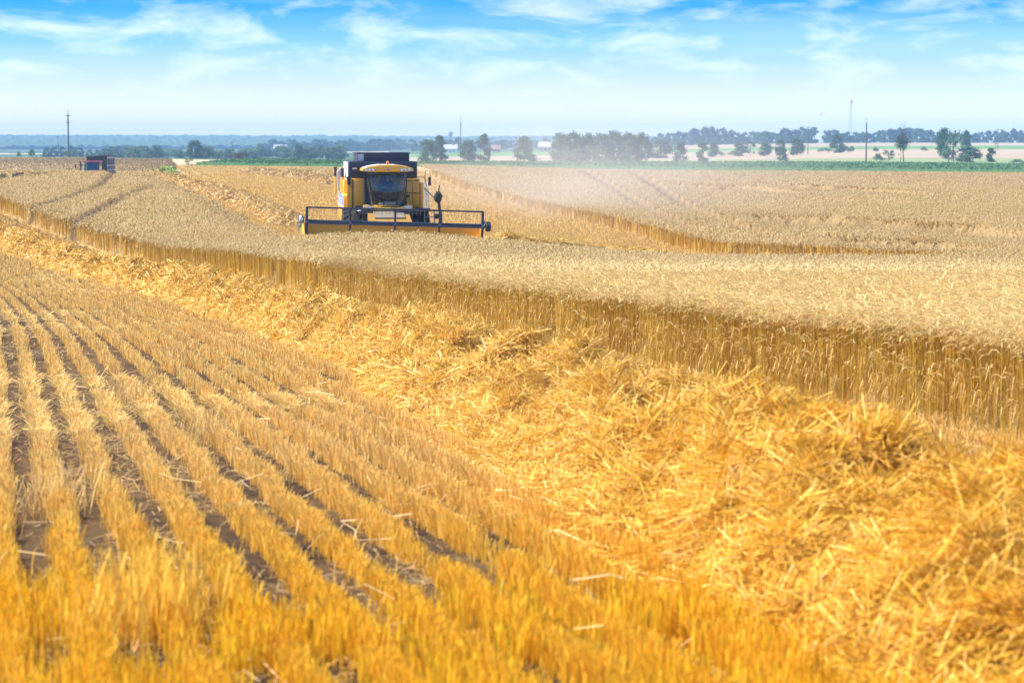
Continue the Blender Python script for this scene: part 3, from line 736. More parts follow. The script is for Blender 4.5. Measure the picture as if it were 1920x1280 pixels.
# ------------------------------------------------------------------ the combine harvester, facing the camera (local y points to its rear)
HX, HY = -4.56, 93.2
HZ = Hs(HX, HY + 3) + 0.02
YAW = math.atan(0.127)
har = empty('combine_harvester', (HX, HY, HZ), YAW, 'yellow combine harvester with navy grain tank cutting its way through the wheat', 'combine harvester')

def tyre_profile(rad, w, rim):
    h = w / 2
    return [(rim, -h * .75), (rim + .06, -h * .95), (rad * .80, -h), (rad * .95, -h * .92), (rad, -h * .7), (rad, h * .7), (rad * .95, h * .92), (rad * .80, h), (rim + .06, h * .95), (rim, h * .75)]
def wheel(parent, x, y, rad, w, rim, rimmat, z=None):
    z = rad if z is None else z
    t = MB(); t.lathe(tyre_profile(rad, w, rim), (x, y, z), 'x', 40)
    for k in range(22):                                   # tread bars
        a = 2 * math.pi * k / 22
        for s_ in (-1, 1):
            a2 = a + (0.14 if s_ > 0 else 0)
            c0 = Vector((x + s_ * .02, y + math.cos(a2) * rad * 1.0, z + math.sin(a2) * rad * 1.0)); c1 = Vector((x + s_ * w * .47, y + math.cos(a2 + .2) * rad * .985, z + math.sin(a2 + .2) * rad * .985))
            t.tube([c0, c1], 0.035, 5)
    o = t.build('wheel', RUBBER, parent)
    r = MB(); sgn = 1 if x > 0 else -1
    r.lathe([(0.001, -w * .1), (rim * .45, -w * .1), (rim * .6, -w * .28), (rim * .97, -w * .34), (rim, -w * .36), (rim, w * .36), (rim * .97, w * .34), (rim * .6, w * .05), (rim * .3, w * .12), (0.001, w * .12)], (x, y, z), 'x', 28)
    r.build('rim', rimmat, o); return o

# chassis and body
b = MB(); b.box(-1.25, 1.25, 3.3, 9.2, 1.05, 1.45, .03); b.box(-1.0, 1.0, 2.9, 4.4, 1.35, 1.80, .03); b.build('chassis', BLACK, har)
b = MB(); b.tube([(-1.7, 4.3, 0.93), (1.7, 4.3, 0.93)], .16, 12); b.build('axle', BLACK, har)
b = MB(); b.tube([(-1.35, 8.6, .62), (1.35, 8.6, .62)], .11, 10); b.build('axle', BLACK, har)
for x in (-1.38, 1.38): wheel(har, x, 4.3, 0.93, 0.72, 0.42, Y_WORN)
for x in (-1.2, 1.2): wheel(har, x, 8.6, 0.62, 0.45, 0.30, Y_WORN)
body = MB()
body.prism([(4.55, 1.86), (4.55, 3.06), (8.2, 3.06), (9.9, 2.7), (10.3, 2.2), (10.2, 1.5), (8.9, 1.45), (4.9, 1.45)], -1.42, 1.42, 'x', .05)
body_o = body.build('body', Y_PAINT, har)
# front panels left and right of the cab, each with its seams
for x0, x1 in ((-1.53, -1.27), (-1.255, -0.80), (0.76, 1.10), (1.112, 1.40)):
    p = MB(); p.box(x0, x1, 4.47, 4.56, 1.87 if x0 < 0 else 1.93, 3.05, .018); p.build('front_panel', Y_PAINT, har)
p = MB(); p.box(-1.33, -1.30, 4.44, 4.475, 1.9, 3.04); p.build('door_edge', BLACK, har)
p = MB(); p.tube([(.86, 4.44, 1.95), (.86, 4.44, 2.9), (.93, 4.44, 2.98), (1.38, 4.44, 2.98)], .014, 6); p.tube([(.84, 4.44, 2.48), (1.46, 4.44, 2.47)], .016, 6); p.build('grab_rail', BLACK, har)
p = MB(); p.box(.80, 1.0, 4.40, 4.46, 2.30, 2.40, .012); p.build('door_handle', BLACK, har)
# side cladding on the sunny side with its decals
side = MB(); side.prism([(4.58, 1.45), (4.58, 2.38), (5.1, 2.45), (8.6, 2.52), (8.9, 2.3), (8.6, 1.40), (6.2, 1.30)], -1.66, -1.44, 'x', .05)
side_o = side.build('side_cladding', Y_PAINT, har)
p = MB(); p.prism([(4.75, 1.98), (4.75, 2.34), (7.9, 2.44), (8.3, 2.02)], -1.676, -1.663, 'x'); dec = p.build('decal', BLUE, side_o)
p = MB()
for i in range(9):                                        # pale lettering, too far off to read
    y = 5.2 + i * .27
    p.box(-1.684, -1.678, y, y + .05, 2.09, 2.27); p.box(-1.684, -1.678, y + .056, y + .17, 2.22 if i % 2 else 2.09, 2.27 if i % 2 else 2.14); p.box(-1.684, -1.678, y + .176, y + .205, 2.1 if i % 3 else 2.17, 2.26)
p.build('lettering', WHITE, dec)
p = MB(); p.prism([(4.70, 1.90), (4.70, 1.955), (8.3, 1.985), (8.3, 1.93)], -1.674, -1.663, 'x'); p.build('white_stripe', WHITE, side_o)
p = MB(); p.prism([(4.66, 1.48), (4.66, 1.80), (5.6, 1.85), (6.8, 1.84), (5.9, 1.76), (5.35, 1.62), (5.2, 1.47)], -1.674, -1.663, 'x'); p.build('swoosh_decal', BLUE, side_o)
s2 = MB(); s2.prism([(4.58, 1.45), (4.58, 2.9), (8.6, 2.9), (8.9, 2.3), (8.6, 1.40)], 1.44, 1.56, 'x', .04); s2.build('side_cladding', Y_PAINT, har)
p = MB(); p.prism([(5.3, 2.46), (5.3, 3.0), (8.0, 3.0), (8.6, 2.55)], -1.60, -1.43, 'x', .04); p.build('upper_side_panel', Y_PAINT, har)
# posts and screens standing out on that side
p = MB(); p.tube([(-1.86, 6.8, 2.42), (-1.86, 6.8, 3.12)], .055, 10); o = p.build('air_intake_post', Y_PAINT, har)
p = MB(); p.tube([(-1.86, 6.8, 3.12), (-1.86, 6.8, 3.46)], .06, 10); p.tube([(-1.86, 6.8, 3.46), (-1.86, 6.8, 3.50)], .075, 10); p.build('black_cap', BLACK, o)
p = MB(); p.hull([(-1.80, 6.4, 2.62), (-1.68, 6.4, 2.62), (-1.80, 7.0, 2.62), (-1.68, 7.0, 2.62), (-1.82, 6.4, 3.3), (-1.66, 6.4, 3.46), (-1.82, 7.0, 3.3), (-1.66, 7.0, 3.46), (-1.70, 6.6, 2.42), (-1.70, 6.9, 2.42)]); p.build('dust_screen', PALE, har)
p = MB(); p.tube([(-1.60, 6.3, 2.5), (-1.60, 6.3, 3.08)], .06, 10); o = p.build('exhaust_post', Y_PAINT, har)
p = MB(); p.tube([(-1.60, 6.3, 3.08), (-1.60, 6.3, 3.46)], .06, 10); p.build('black_cap', BLACK, o)
# grain tank
t = MB(); t.box(-1.44, 1.32, 4.62, 8.0, 3.07, 3.74, .03); tank = t.build('grain_tank', NAVY, har)
t = MB(); t.box(-1.47, -1.445, 4.8, 7.8, 3.1, 3.72, .008); t.build('tank_side_sheet', PALE, tank)
t = MB(); t.box(-1.30, -1.12, 4.600, 4.618, 3.43, 3.49, .004); t.build('maker_plate', WHITE, tank)
t = MB(); t.box(-1.05, 1.05, 5.2, 7.9, 3.745, 4.06); t.box(-1.09, 1.09, 5.16, 7.95, 4.063, 4.10, .01); t.build('tank_extension', NAVY, tank)
t = MB(); t.box(-1.03, -.80, 5.178, 5.197, 3.76, 4.04); t.build('pale_flap', PALE, tank)
for x in (-.35, .1, .55):
    t = MB(); t.box(x, x + .012, 4.605, 4.618, 3.1, 3.72); t.build('panel_seam', BLACK, tank)
# lamp bar and deck below the cab
b = MB(); b.box(-1.16, 1.4, 3.15, 4.45, 1.72, 1.84, .02); b.build('deck', BLACK, har)
b = MB(); b.box(.98, 1.72, 3.0, 4.2, 1.80, 1.88, .015); b.build('ladder_platform', BLACK, har)
b = MB(); b.tube([(1.66, 3.1, 1.9), (1.60, 3.1, 2.9), (1.64, 3.12, 3.0)], .022, 6); b.tube([(1.66, 4.1, 1.9), (1.60, 4.1, 2.9)], .022, 6); b.tube([(1.46, 3.05, 1.9), (1.44, 3.05, 3.0)], .022, 6)
b.tube([(1.62, 3.1, 2.45), (1.62, 4.1, 2.45)], .02, 6); b.build('handrail', WHITE, har)
b = MB()
for k in range(4): b.box(1.5, 1.9, 3.15 + .06 * k, 3.40 + .06 * k, .62 + .3 * k, .66 + .3 * k, .008)
b.tube([(1.5, 3.2, .5), (1.5, 3.45, 1.85)], .025, 6); b.tube([(1.9, 3.2, .5), (1.9, 3.45, 1.85)], .025, 6); b.build('ladder', STEEL, har)
# cab
CY0, CY1 = 2.95, 4.35
f = MB()
f.prism([(-.98, 1.86), (-.98, 2.02), (-.80, 2.05), (-.62, 1.985), (-.35, 1.94), (.35, 1.94), (.62, 1.985), (.80, 2.05), (.98, 2.02), (.98, 1.86), (.6, 1.83), (.3, 1.80), (-.3, 1.80), (-.6, 1.83)], 2.86, 3.10, 'y', .025)
sill = f.build('cab_sill', Y_PAINT, har)
for sx_ in (-1, 1):
    l = MB(); l.prism([(sx_ * .64, 1.885), (sx_ * .93, 1.88), (sx_ * .94, 1.975), (sx_ * .80, 2.0), (sx_ * .65, 1.965)], 2.835, 2.865, 'y', .01); l.build('headlight', LENS, sill)
l = MB(); l.ball((-1.12, 3.0, 1.77), .075, 2); l.build('work_light', LENS, har)
l = MB(); l.box(-1.27, -.98, 3.05, 3.2, 1.88, 2.02, .015); l.build('step_bracket', BLACK, har)
l = MB(); l.box(-1.33, -1.275, 3.05, 3.2, 1.9, 2.0, .01); l.build('marker_light', RED, har)
l = MB(); l.box(-.03, .03, 2.84, 2.862, 1.83, 1.90, .004); l.build('emblem', STEEL, sill)
# windscreen: bulging sheet wider at the top
def curved_pane(name, xs, zs, fx, fy, m, parent):
    b = bmesh.new(); g = [[b.verts.new((fx(u, z), fy(u, z), z)) for u in xs] for z in zs]
    for A, B in zip(g[:-1], g[1:]):
        for i in range(len(xs) - 1): b.faces.new((A[i], A[i + 1], B[i + 1], B[i]))
    bmesh.ops.solidify(b, geom=b.faces[:], thickness=0.008)
    me = bpy.data.meshes.new(name); b.to_mesh(me); b.free(); me.materials.append(m)
    me.polygons.foreach_set('use_smooth', np.ones(len(me.polygons), bool))
    o = bpy.data.objects.new(name, me); COL.objects.link(o); o.parent = parent; return o
us = np.linspace(-1, 1, 17); zs = np.linspace(0, 1, 13)
def wsx(u, z): t = (z - 1.95) / 1.4; return u * (.62 + .12 * math.sin(min(1, t * 1.15) * math.pi / 2) + .03 * t - .07 * max(0, t - .75))
def wsy(u, z): t = (z - 1.95) / 1.4; return 3.02 - .10 * math.sin(t * math.pi) + .22 * u * u + .10 * t - .05
cab = MB()
for sx_ in (-1, 1):
    cab.tube([(wsx(sx_, z), wsy(sx_, z) + .03, z) for z in np.linspace(1.93, 3.36, 9)], .038, 8)
    cab.tube([(sx_ * .80, 4.3, 1.9), (sx_ * .82, 4.3, 3.36)], .05, 8)
cab.box(-.82, .82, 4.28, 4.36, 1.9, 2.5, .02); cab.box(-.80, .80, 3.1, 4.33, 1.86, 1.92, .01)
cab_o = cab.build('cab', NAVY, har)
curved_pane('windscreen', us, 1.97 + zs * 1.39, wsx, wsy, GLASS, cab_o)
for sx_ in (-1, 1):
    curved_pane('side_window', np.linspace(3.28, 4.28, 6), 1.97 + zs * 1.39, lambda y, z, q=sx_: q * (abs(wsx(1, z)) + .03 * (y - 3.28)), lambda y, z: y, GLASS, cab_o)
curved_pane('rear_window', np.linspace(-.8, .8, 5), 2.5 + zs * .84, lambda u, z: u, lambda u, z: 4.31, GLASS, cab_o)
r = MB()
r.prism([(-1.02, 3.38), (-1.0, 3.48), (-.75, 3.56), (-.35, 3.62), (.35, 3.62), (.75, 3.56), (1.0, 3.48), (1.02, 3.38), (.78, 3.345), (-.78, 3.345)], 2.78, 4.5, 'y', .03)
roof = r.build('cab_roof', Y_PAINT, cab_o)
r = MB(); r.hull([(sx_ * a, y, z) for sx_ in (-1, 1) for a, z in ((.95, 3.50), (.72, 3.575), (.33, 3.637)) for y in (2.84, 4.45)]); r.build('roof_top', WHITE, cab_o)  # sun sheen on the roof put in as white colour
for sx_ in (-1, 1):
    l = MB(); l.prism([(sx_ * .47, 3.365), (sx_ * .93, 3.375), (sx_ * .95, 3.455), (sx_ * .50, 3.455)], 2.755, 2.785, 'y', .008); hs = l.build('lamp_housing', STEEL, roof)
    for k in range(3):
        l = MB(); l.lathe([(.001, -.012), (.04, -.010), (.05, 0), (.05, .02)], (sx_ * (.57 + .145 * k), 2.75, 3.412), 'y', 16); l.build('roof_light', LENS, hs)
l = MB(); l.box(-.045, .045, 2.755, 2.778, 3.40, 3.47, .006); l.build('emblem', BLUE, roof)
l = MB(); l.box(-.045, .045, 2.90, 2.99, 3.63, 3.66, .006); bs = l.build('beacon_base', BLACK, roof)
l = MB(); l.lathe([(.055, 0), (.06, .03), (.055, .09), (.03, .105), (.001, .108)], (0, 2.945, 3.66), 'z', 16); l.build('beacon', ORANGE, roof)
# inside the cab
s_ = MB(); s_.box(-.27, .27, 3.62, 4.12, 2.28, 2.40, .05); s_.box(-.26, .26, 4.03, 4.15, 2.38, 3.02, .05); s_.box(-.14, .14, 4.04, 4.12, 3.03, 3.2, .04); s_.box(-.16, .16, 3.72, 4.05, 1.92, 2.29, .02); s_.build('driver_seat', SEATM, cab_o)
s_ = MB(); s_.tube([(0, 3.30, 1.92), (0, 3.40, 2.55)], .045, 8); s_.build('steering_column', SEATM, cab_o)
s_ = MB(); s_.tube([(.20 * math.cos(a), 3.40 + .09 * math.sin(a), 2.57 + .17 * math.sin(a)) for a in np.linspace(0, 2 * math.pi, 21)], .016, 6); s_.tube([(-.2, 3.4, 2.57), (.2, 3.4, 2.57)], .012, 6); s_.build('steering_wheel', BLACK, cab_o)
s_ = MB(); s_.box(-.12, .34, 3.13, 3.16, 1.98, 2.16, .01); s_.build('dash_board', PALE, cab_o)
s_ = MB(); s_.box(.40, .62, 3.22, 3.30, 1.99, 2.17, .02); s_.build('side_box', BLUE, cab_o)
s_ = MB(); s_.box(-.34, -.16, 3.2, 3.26, 1.99, 2.12, .02); s_.build('papers', WHITE, cab_o)
s_ = MB(); s_.box(.38, .58, 3.6, 4.2, 2.1, 2.5, .03); s_.tube([(.45, 3.62, 2.5), (.44, 3.56, 2.68)], .025, 8); s_.build('armrest_console', SEATM, cab_o)
# mirrors
def mirror(side_x, pts, box, parent=har):
    m_ = MB(); m_.tube(pts, .016, 6); arm = m_.build('mirror_arm', BLACK, parent)
    m_ = MB(); m_.box(*box, .02); m_.build('mirror', BLACK, arm)
mirror(-1, [(-1.05, 4.4, 3.38), (-1.50, 3.2, 3.38), (-1.50, 3.2, 2.76), (-1.30, 4.4, 2.72)], (-1.60, -1.44, 3.14, 3.2, 2.83, 3.16))
mirror(1, [(1.30, 4.5, 3.12), (1.52, 3.4, 3.12), (1.54, 3.3, 3.38), (1.72, 3.3, 3.38), (1.74, 3.3, 2.78), (1.58, 3.3, 2.76), (1.52, 3.4, 3.12)], (1.64, 1.75, 3.24, 3.29, 2.80, 3.14))
m_ = MB(); m_.tube([(1.46, 3.2, 2.72), (1.60, 3.1, 2.58), (1.82, 2.6, 2.3)], .018, 6); m_.ball((1.46, 3.2, 2.72), .035, 1); m_.build('mirror_stay', BLACK, har)
# dark coupler mast at the header corner
m_ = MB(); m_.tube([(1.96, 1.5, 1.1), (1.96, 1.5, 1.7), (1.90, 1.5, 2.1), (1.87, 1.5, 2.4)], .075, 8, .05); m_.ball((1.86, 1.5, 2.38), .17, 2, (.95, .8, 1.25), .55); m_.ball((1.97, 1.5, 2.42), .09, 1, (1, 1, 1), .3); m_.tube([(1.88, 1.5, 2.5), (1.92, 1.5, 2.84)], .035, 6, .02)
m_.box(1.72, 2.02, 1.42, 1.62, 1.52, 1.72, .02); mast = m_.build('hose_coupler_mast', BLACK, har)
m_ = MB(); m_.box(1.88, 1.95, 1.405, 1.418, 1.54, 1.64); m_.build('warning_plate', Y_PAINT, mast)
m_ = MB(); m_.box(1.92, 2.04, 1.45, 1.6, .98, 1.15, .02); m_.build('red_coupling', RED, mast)
# feeder house
f = MB(); f.hull([(x, y, z) for x in (-.82, .82) for y, z in ((1.25, .35), (1.25, 1.42), (3.4, 1.2), (3.4, 1.85))]); fh = f.build('feeder_house', FEED, har)
f = MB(); f.hull([(x, y, z) for x in (-.60, .60) for y, z in ((1.75, 1.545), (2.9, 1.775), (1.74, 1.575), (2.89, 1.805))]); f.build('feeder_cover', paint('dull_cover', (0.16, 0.135, 0.10), .8, 0, .3), fh)
f = MB(); f.box(-1.3, 1.3, 2.75, 2.95, 1.66, 1.80, .02)
for k in range(5): f.box(-1.0 + k * .45, -.86 + k * .45, 2.70, 2.75, 1.66, 1.73, .01)
f.build('valve_block', BLACK, har)
# header, hung slightly lower on its left end
hd = empty('header', (0, 0, 0)); hd.parent = har; hd.rotation_euler = (0, R(1.7), 0); hd.location = (0, 0, .03)
HW = 3.42
p = MB(); p.prism([(1.15, 1.28), (1.20, .35), (.55, .16), (-.55, .22), (-.56, .25), (.50, .21), (.95, .38), (1.09, 1.28)], -HW, HW, 'x'); p.box(-HW, HW, 1.05, 1.2, 1.285, 1.36, .02); p.build('platform', Y_WORN, hd)
p = MB(); p.tube([(-HW + .05, .72, .52), (HW - .05, .72, .52)], .20, 18)
pts = [(-HW + .08 + k * .0335, .72 + .31 * math.cos(k * .42), .52 + .31 * math.sin(k * .42)) for k in range(102)]; pts2 = [(HW - .08 - k * .0335, .72 + .31 * math.cos(k * .42), .52 + .31 * math.sin(k * .42)) for k in range(102)]
p.tube(pts, .03, 5); p.tube(pts2, .03, 5); p.build('intake_auger', STEEL, hd)
p = MB()
for k in range(91): p.prism([(-HW + .03 + k * .0755, -.56), (-HW + .06 + k * .0755, -.66), (-HW + .09 + k * .0755, -.56)], .215, .235, 'z')
p.build('cutter_bar', STEEL, hd)
RZ, RY, RR_ = 1.36, -.15, .56
p = MB(); p.tube([(-HW + .02, RY, RZ), (HW - .02, RY, RZ)], .085, 16); p.build('reel_tube', NAVY, hd)
for x in (-HW + .03, -1.72, 0.0, 1.72, HW - .03):
    s_ = MB()
    for k in range(4):
        a = math.pi / 2 + k * math.pi / 2 + .06
        s_.tube([(x, RY, RZ), (x, RY + RR_ * math.cos(a), RZ + RR_ * math.sin(a))], .042 if abs(x) < 3 else .055, 6)
    s_.build('reel_spider', NAVY, hd)
for k in range(4):
    a = math.pi / 2 + k * math.pi / 2 + .06
    y, z = RY + RR_ * math.cos(a), RZ + RR_ * math.sin(a)
    s_ = MB(); s_.tube([(-HW + .02, y, z), (HW - .02, y, z)], .026, 8); bat = s_.build('reel_bat', NAVY, hd)
    s_ = MB()
    s_.tube([(-HW + .08, y, z - .03), (HW - .08, y, z - .03)], .012, 5)
    for q in range(46): s_.tube([(-HW + .12 + q * .147, y, z - .02), (-HW + .12 + q * .147, y - .03, z - .1), (-HW + .12 + q * .147, y + .02, z - (.20 if k % 2 == 0 else .12))], .007, 4)
    s_.build('tine_row', STEEL, bat)
for sx_ in (-1, 1):
    e = MB(); e.prism([(1.25, 1.30), (1.2, .16), (-.9, .12), (-1.35, .20), (-.7, .62), (.2, 1.05)], sx_ * (HW + .03), sx_ * (HW + .09), 'x', .015); ep = e.build('end_plate', Y_PAINT, hd)
    e = MB(); e.hull([(sx_ * (HW + .02), -.8, .15), (sx_ * (HW + .16), -.8, .15), (sx_ * (HW + .05), -1.75, .22), (sx_ * (HW + .09), -1.75, .22), (sx_ * (HW + .04), -.7, .78), (sx_ * (HW + .14), -.7, .74), (sx_ * (HW + .07), -1.7, .30)]); e.build('crop_divider', WHITE, ep)
    e = MB(); e.tube([(sx_ * (HW + .10), 1.1, 1.3), (sx_ * (HW + .10), .4, 1.52), (sx_ * (HW + .10), RY - .05, RZ)], .045, 8); e.build('reel_arm', NAVY, hd)
e = MB(); e.lathe([(.001, -.02), (.17, -.02), (.19, .0), (.19, .14), (.15, .17), (.001, .18)], (HW + .12, RY, RZ - .02), 'x', 24); e.build('reel_drive', BLACK, hd)
e = MB(); e.lathe([(.001, 0), (.11, 0), (.11, -.10), (.06, -.14), (.001, -.14)], (-HW - .12, RY, RZ + .03), 'x', 18); e.ball((-HW - .2, RY + .1, RZ + .14), .09, 1, (1, 1, 1), .4); e.ball((-HW - .22, RY, RZ - .15), .08, 1, (1, 1, 1.3), .4); e.tube([(-HW - .28, RY, RZ + .3), (-HW - .26, RY, RZ - .35)], .025, 6); e.build('drive_linkage', STEEL, hd)

# the driver, seated behind the glass
def seated_person(parent_loc, rz, label):
    J = {}; V = []; E = []; Rr = []
    def add(n, p, r, to=None):
        J[n] = len(V); V.append(p); Rr.append(r)
        if to: E.append((J[to], J[n]))
    add('pelvis', (0, 0, .08), .135); add('belly', (0, .03, .26), .125, 'pelvis'); add('chest', (0, .02, .46), .145, 'belly'); add('neck0', (0, 0, .60), .075, 'chest'); add('neck', (0, -.02, .66), .055, 'neck0')
    add('jaw', (0, -.055, .72), .062, 'neck'); add('skull', (0, -.035, .80), .088, 'jaw'); add('crown', (0, -.02, .875), .055, 'skull'); add('nose', (0, -.125, .775), .014, 'skull')
    for s, q in ((-1, 'l'), (1, 'r')):
        add('ear' + q, (s * .088, -.02, .79), .018, 'skull')
        add('sh' + q, (s * .18, 0, .54), .065, 'chest'); add('el' + q, (s * .27, -.14, .33), .047, 'sh' + q); add('wr' + q, (s * .19, -.40, .36), .032, 'el' + q); add('palm' + q, (s * .185, -.46, .385), .036, 'wr' + q)
        for k in range(4):
            add('f%d' % k + q, (s * (.158 + .02 * k), -.50, .40 + .004 * k), .010, 'palm' + q); add('g%d' % k + q, (s * (.158 + .02 * k), -.515, .375 - .003 * k), .009, 'f%d' % k + q); add('h%d' % k + q, (s * (.158 + .02 * k), -.495, .358), .008, 'g%d' % k + q)
        add('th' + q, (s * .145, -.455, .385), .011, 'palm' + q); add('tt' + q, (s * .14, -.49, .37), .009, 'th' + q)
        add('hip' + q, (s * .09, -.04, .06), .095, 'pelvis'); add('kn' + q, (s * .13, -.45, .07), .066, 'hip' + q); add('an' + q, (s * .13, -.50, -.33), .043, 'kn' + q); add('to' + q, (s * .135, -.64, -.37), .038, 'an' + q)
    me = bpy.data.meshes.new('person'); me.from_pydata(V, E, []); o = bpy.data.objects.new('person', me); COL.objects.link(o)
    md = o.modifiers.new('skin', 'SKIN'); md.use_smooth_shade = True
    for i, sv in enumerate(me.skin_vertices[0].data): sv.radius = (Rr[i], Rr[i]); sv.use_root = (i == 0)
    sb = o.modifiers.new('sub', 'SUBSURF'); sb.levels = sb.render_levels = 1
    dg = bpy.context.evaluated_depsgraph_get(); m2 = bpy.data.meshes.new_from_object(o.evaluated_get(dg)); o.modifiers.clear(); o.data = m2
    m2.materials.clear()
    for q in (SKIN, SHIRT, TROUSER): m2.materials.append(q)
    for p in m2.polygons:
        c = p.center
        p.material_index = 0 if (c.z > .625 or (c.y < -.30 and c.z > .2)) else (2 if c.z < .17 else 1)
        p.use_smooth = True
    h = MB(); h.ball((0, -.005, .835), .098, 2, (.92, 1.0, .72), .08); h.build('hair', HAIR, o)
    o.location = parent_loc; o.rotation_euler = (0, 0, rz); tag(o, label, 'person'); return o
cs, sn = math.cos(YAW), math.sin(YAW)
dl = (.06, 3.90, 2.40)
seated_person((HX + dl[0] * cs - dl[1] * sn, HY + dl[0] * sn + dl[1] * cs, HZ + dl[2] - .06), YAW, 'driver in a blue shirt seated behind the windscreen of the yellow harvester')

# ------------------------------------------------------------------ tractor and trailer waiting beyond the rise
TX, TY, _ = on(168, 262); TZ = Hs(TX, TY)
trc = empty('tractor', (TX, TY, TZ), R(-4), 'red roofed tractor half hidden behind the wheat beyond the rise', 'tractor')
for x in (-.85, .85): wheel(trc, x, 2.35, .85, .5, .42, RED)
for x in (-.8, .8): wheel(trc, x, 0.0, .6, .4, .30, RED)
p = MB(); p.hull([(sx_ * a, y, z) for sx_ in (-1, 1) for a, y, z in ((.36, -.55, .85), (.36, -.55, 1.15), (.42, 1.4, .8), (.42, 1.4, 1.32), (.30, -.6, 1.0))]); p.build('hood', RED, trc)
p = MB(); p.box(-.3, .3, -.4, 2.9, .55, .95, .04); p.build('chassis', BLACK, trc)
p = MB()
for sx_ in (-1, 1):
    p.tube([(sx_ * .78, 1.35, 1.2), (sx_ * .74, 1.45, 2.70)], .05, 8); p.tube([(sx_ * .80, 2.75, 1.3), (sx_ * .76, 2.7, 2.70)], .05, 8)
p.box(-.80, .80, 1.35, 2.75, 1.1, 1.2, .02); tc_ = p.build('cab', BLACK, trc)
p = MB(); p.box(-.90, .90, 1.15, 2.9, 2.70, 2.86, .05); p.build('cab_roof', RED, tc_)
p = MB(); p.hull([(sx_ * .72, yy + q, z) for sx_ in (-1, 1) for z, yy in ((1.25, 1.12), (2.68, 1.40)) for q in (0, -.012)]); p.build('windscreen', glass('tractor_glass', (0.30, 0.62, 0.66), 0.015), tc_)
p = MB(); p.box(.80, .82, 1.5, 2.6, 1.3, 2.66); p.build('side_window', glass('tractor_side_glass', (0.6, 0.8, 0.85), 0.25), tc_)
p = MB(); p.box(-.25, .25, 2.2, 2.6, 1.3, 2.2, .08); p.build('driver_seat', SEATM, tc_)
p = MB(); p.tube([(-1.12, 1.0, 1.2), (-1.12, 1.0, 2.72)], .09, 10); p.box(-1.28, -1.02, .9, 1.1, 2.72, 2.80, .02); p.build('exhaust_stack', BLACK, trc)
p = MB(); p.tube([(-.75, 1.4, 2.4), (-1.7, 1.1, 2.42)], .02, 6); ma = p.build('mirror_arm', BLACK, trc)
p = MB(); p.box(-1.78, -1.60, 1.05, 1.11, 2.08, 2.52, .03); p.build('mirror', BLACK, ma)
RX, RY2, _ = on(183, 268); RZ2 = Hs(RX, RY2); TH_ = CAM_Z + (265 - 292) / F * 268 - RZ2; print('trailer height', TH_, 'tractor roof row', 265 - (Hs(TX, TY) + 2.86 - CAM_Z) / TY * F)
trl = empty('trailer', (RX, RY2, RZ2), R(-1), 'dark high sided grain trailer parked behind the red roofed tractor', 'trailer')
p = MB(); p.box(-1.05, 1.05, 0.0, 4.8, 1.1, 1.2, .02); p.hull([(a, y, z) for a, z in ((-1.0, 1.2), (1.0, 1.2), (-1.12, TH_ - .15), (1.12, TH_)) for y in (0, 4.8)]); bed = p.build('box_body', DARKBOX, trl)
p = MB(); p.tube([(-1.15, -.05, TH_ - .12), (1.0, -.05, TH_ + .03), (1.2, -.05, TH_ + .04), (1.35, -.05, TH_ + .22)], .06, 6); p.build('top_rail', BLACK, bed)
for y in (.3, 1.7, 3.1, 4.5):
    p = MB(); p.box(1.10, 1.20, y, y + .12, 1.2, TH_ - .03, .01); p.build('side_post', STEEL, bed)
for z in (1.7, 2.2, TH_ - .3):
    p = MB(); p.box(1.125, 1.16, .1, 4.7, z, z + .12, .01); p.build('side_rail', PALE, bed)
p = MB(); p.box(-.5, .5, -1.6, 5.0, .85, 1.09, .03); p.build('chassis', BLACK, trl)
for x in (-.95, .95):
    for y in (1.2, 4.0): wheel(trl, x, y, .5, .35, .26, STEEL)

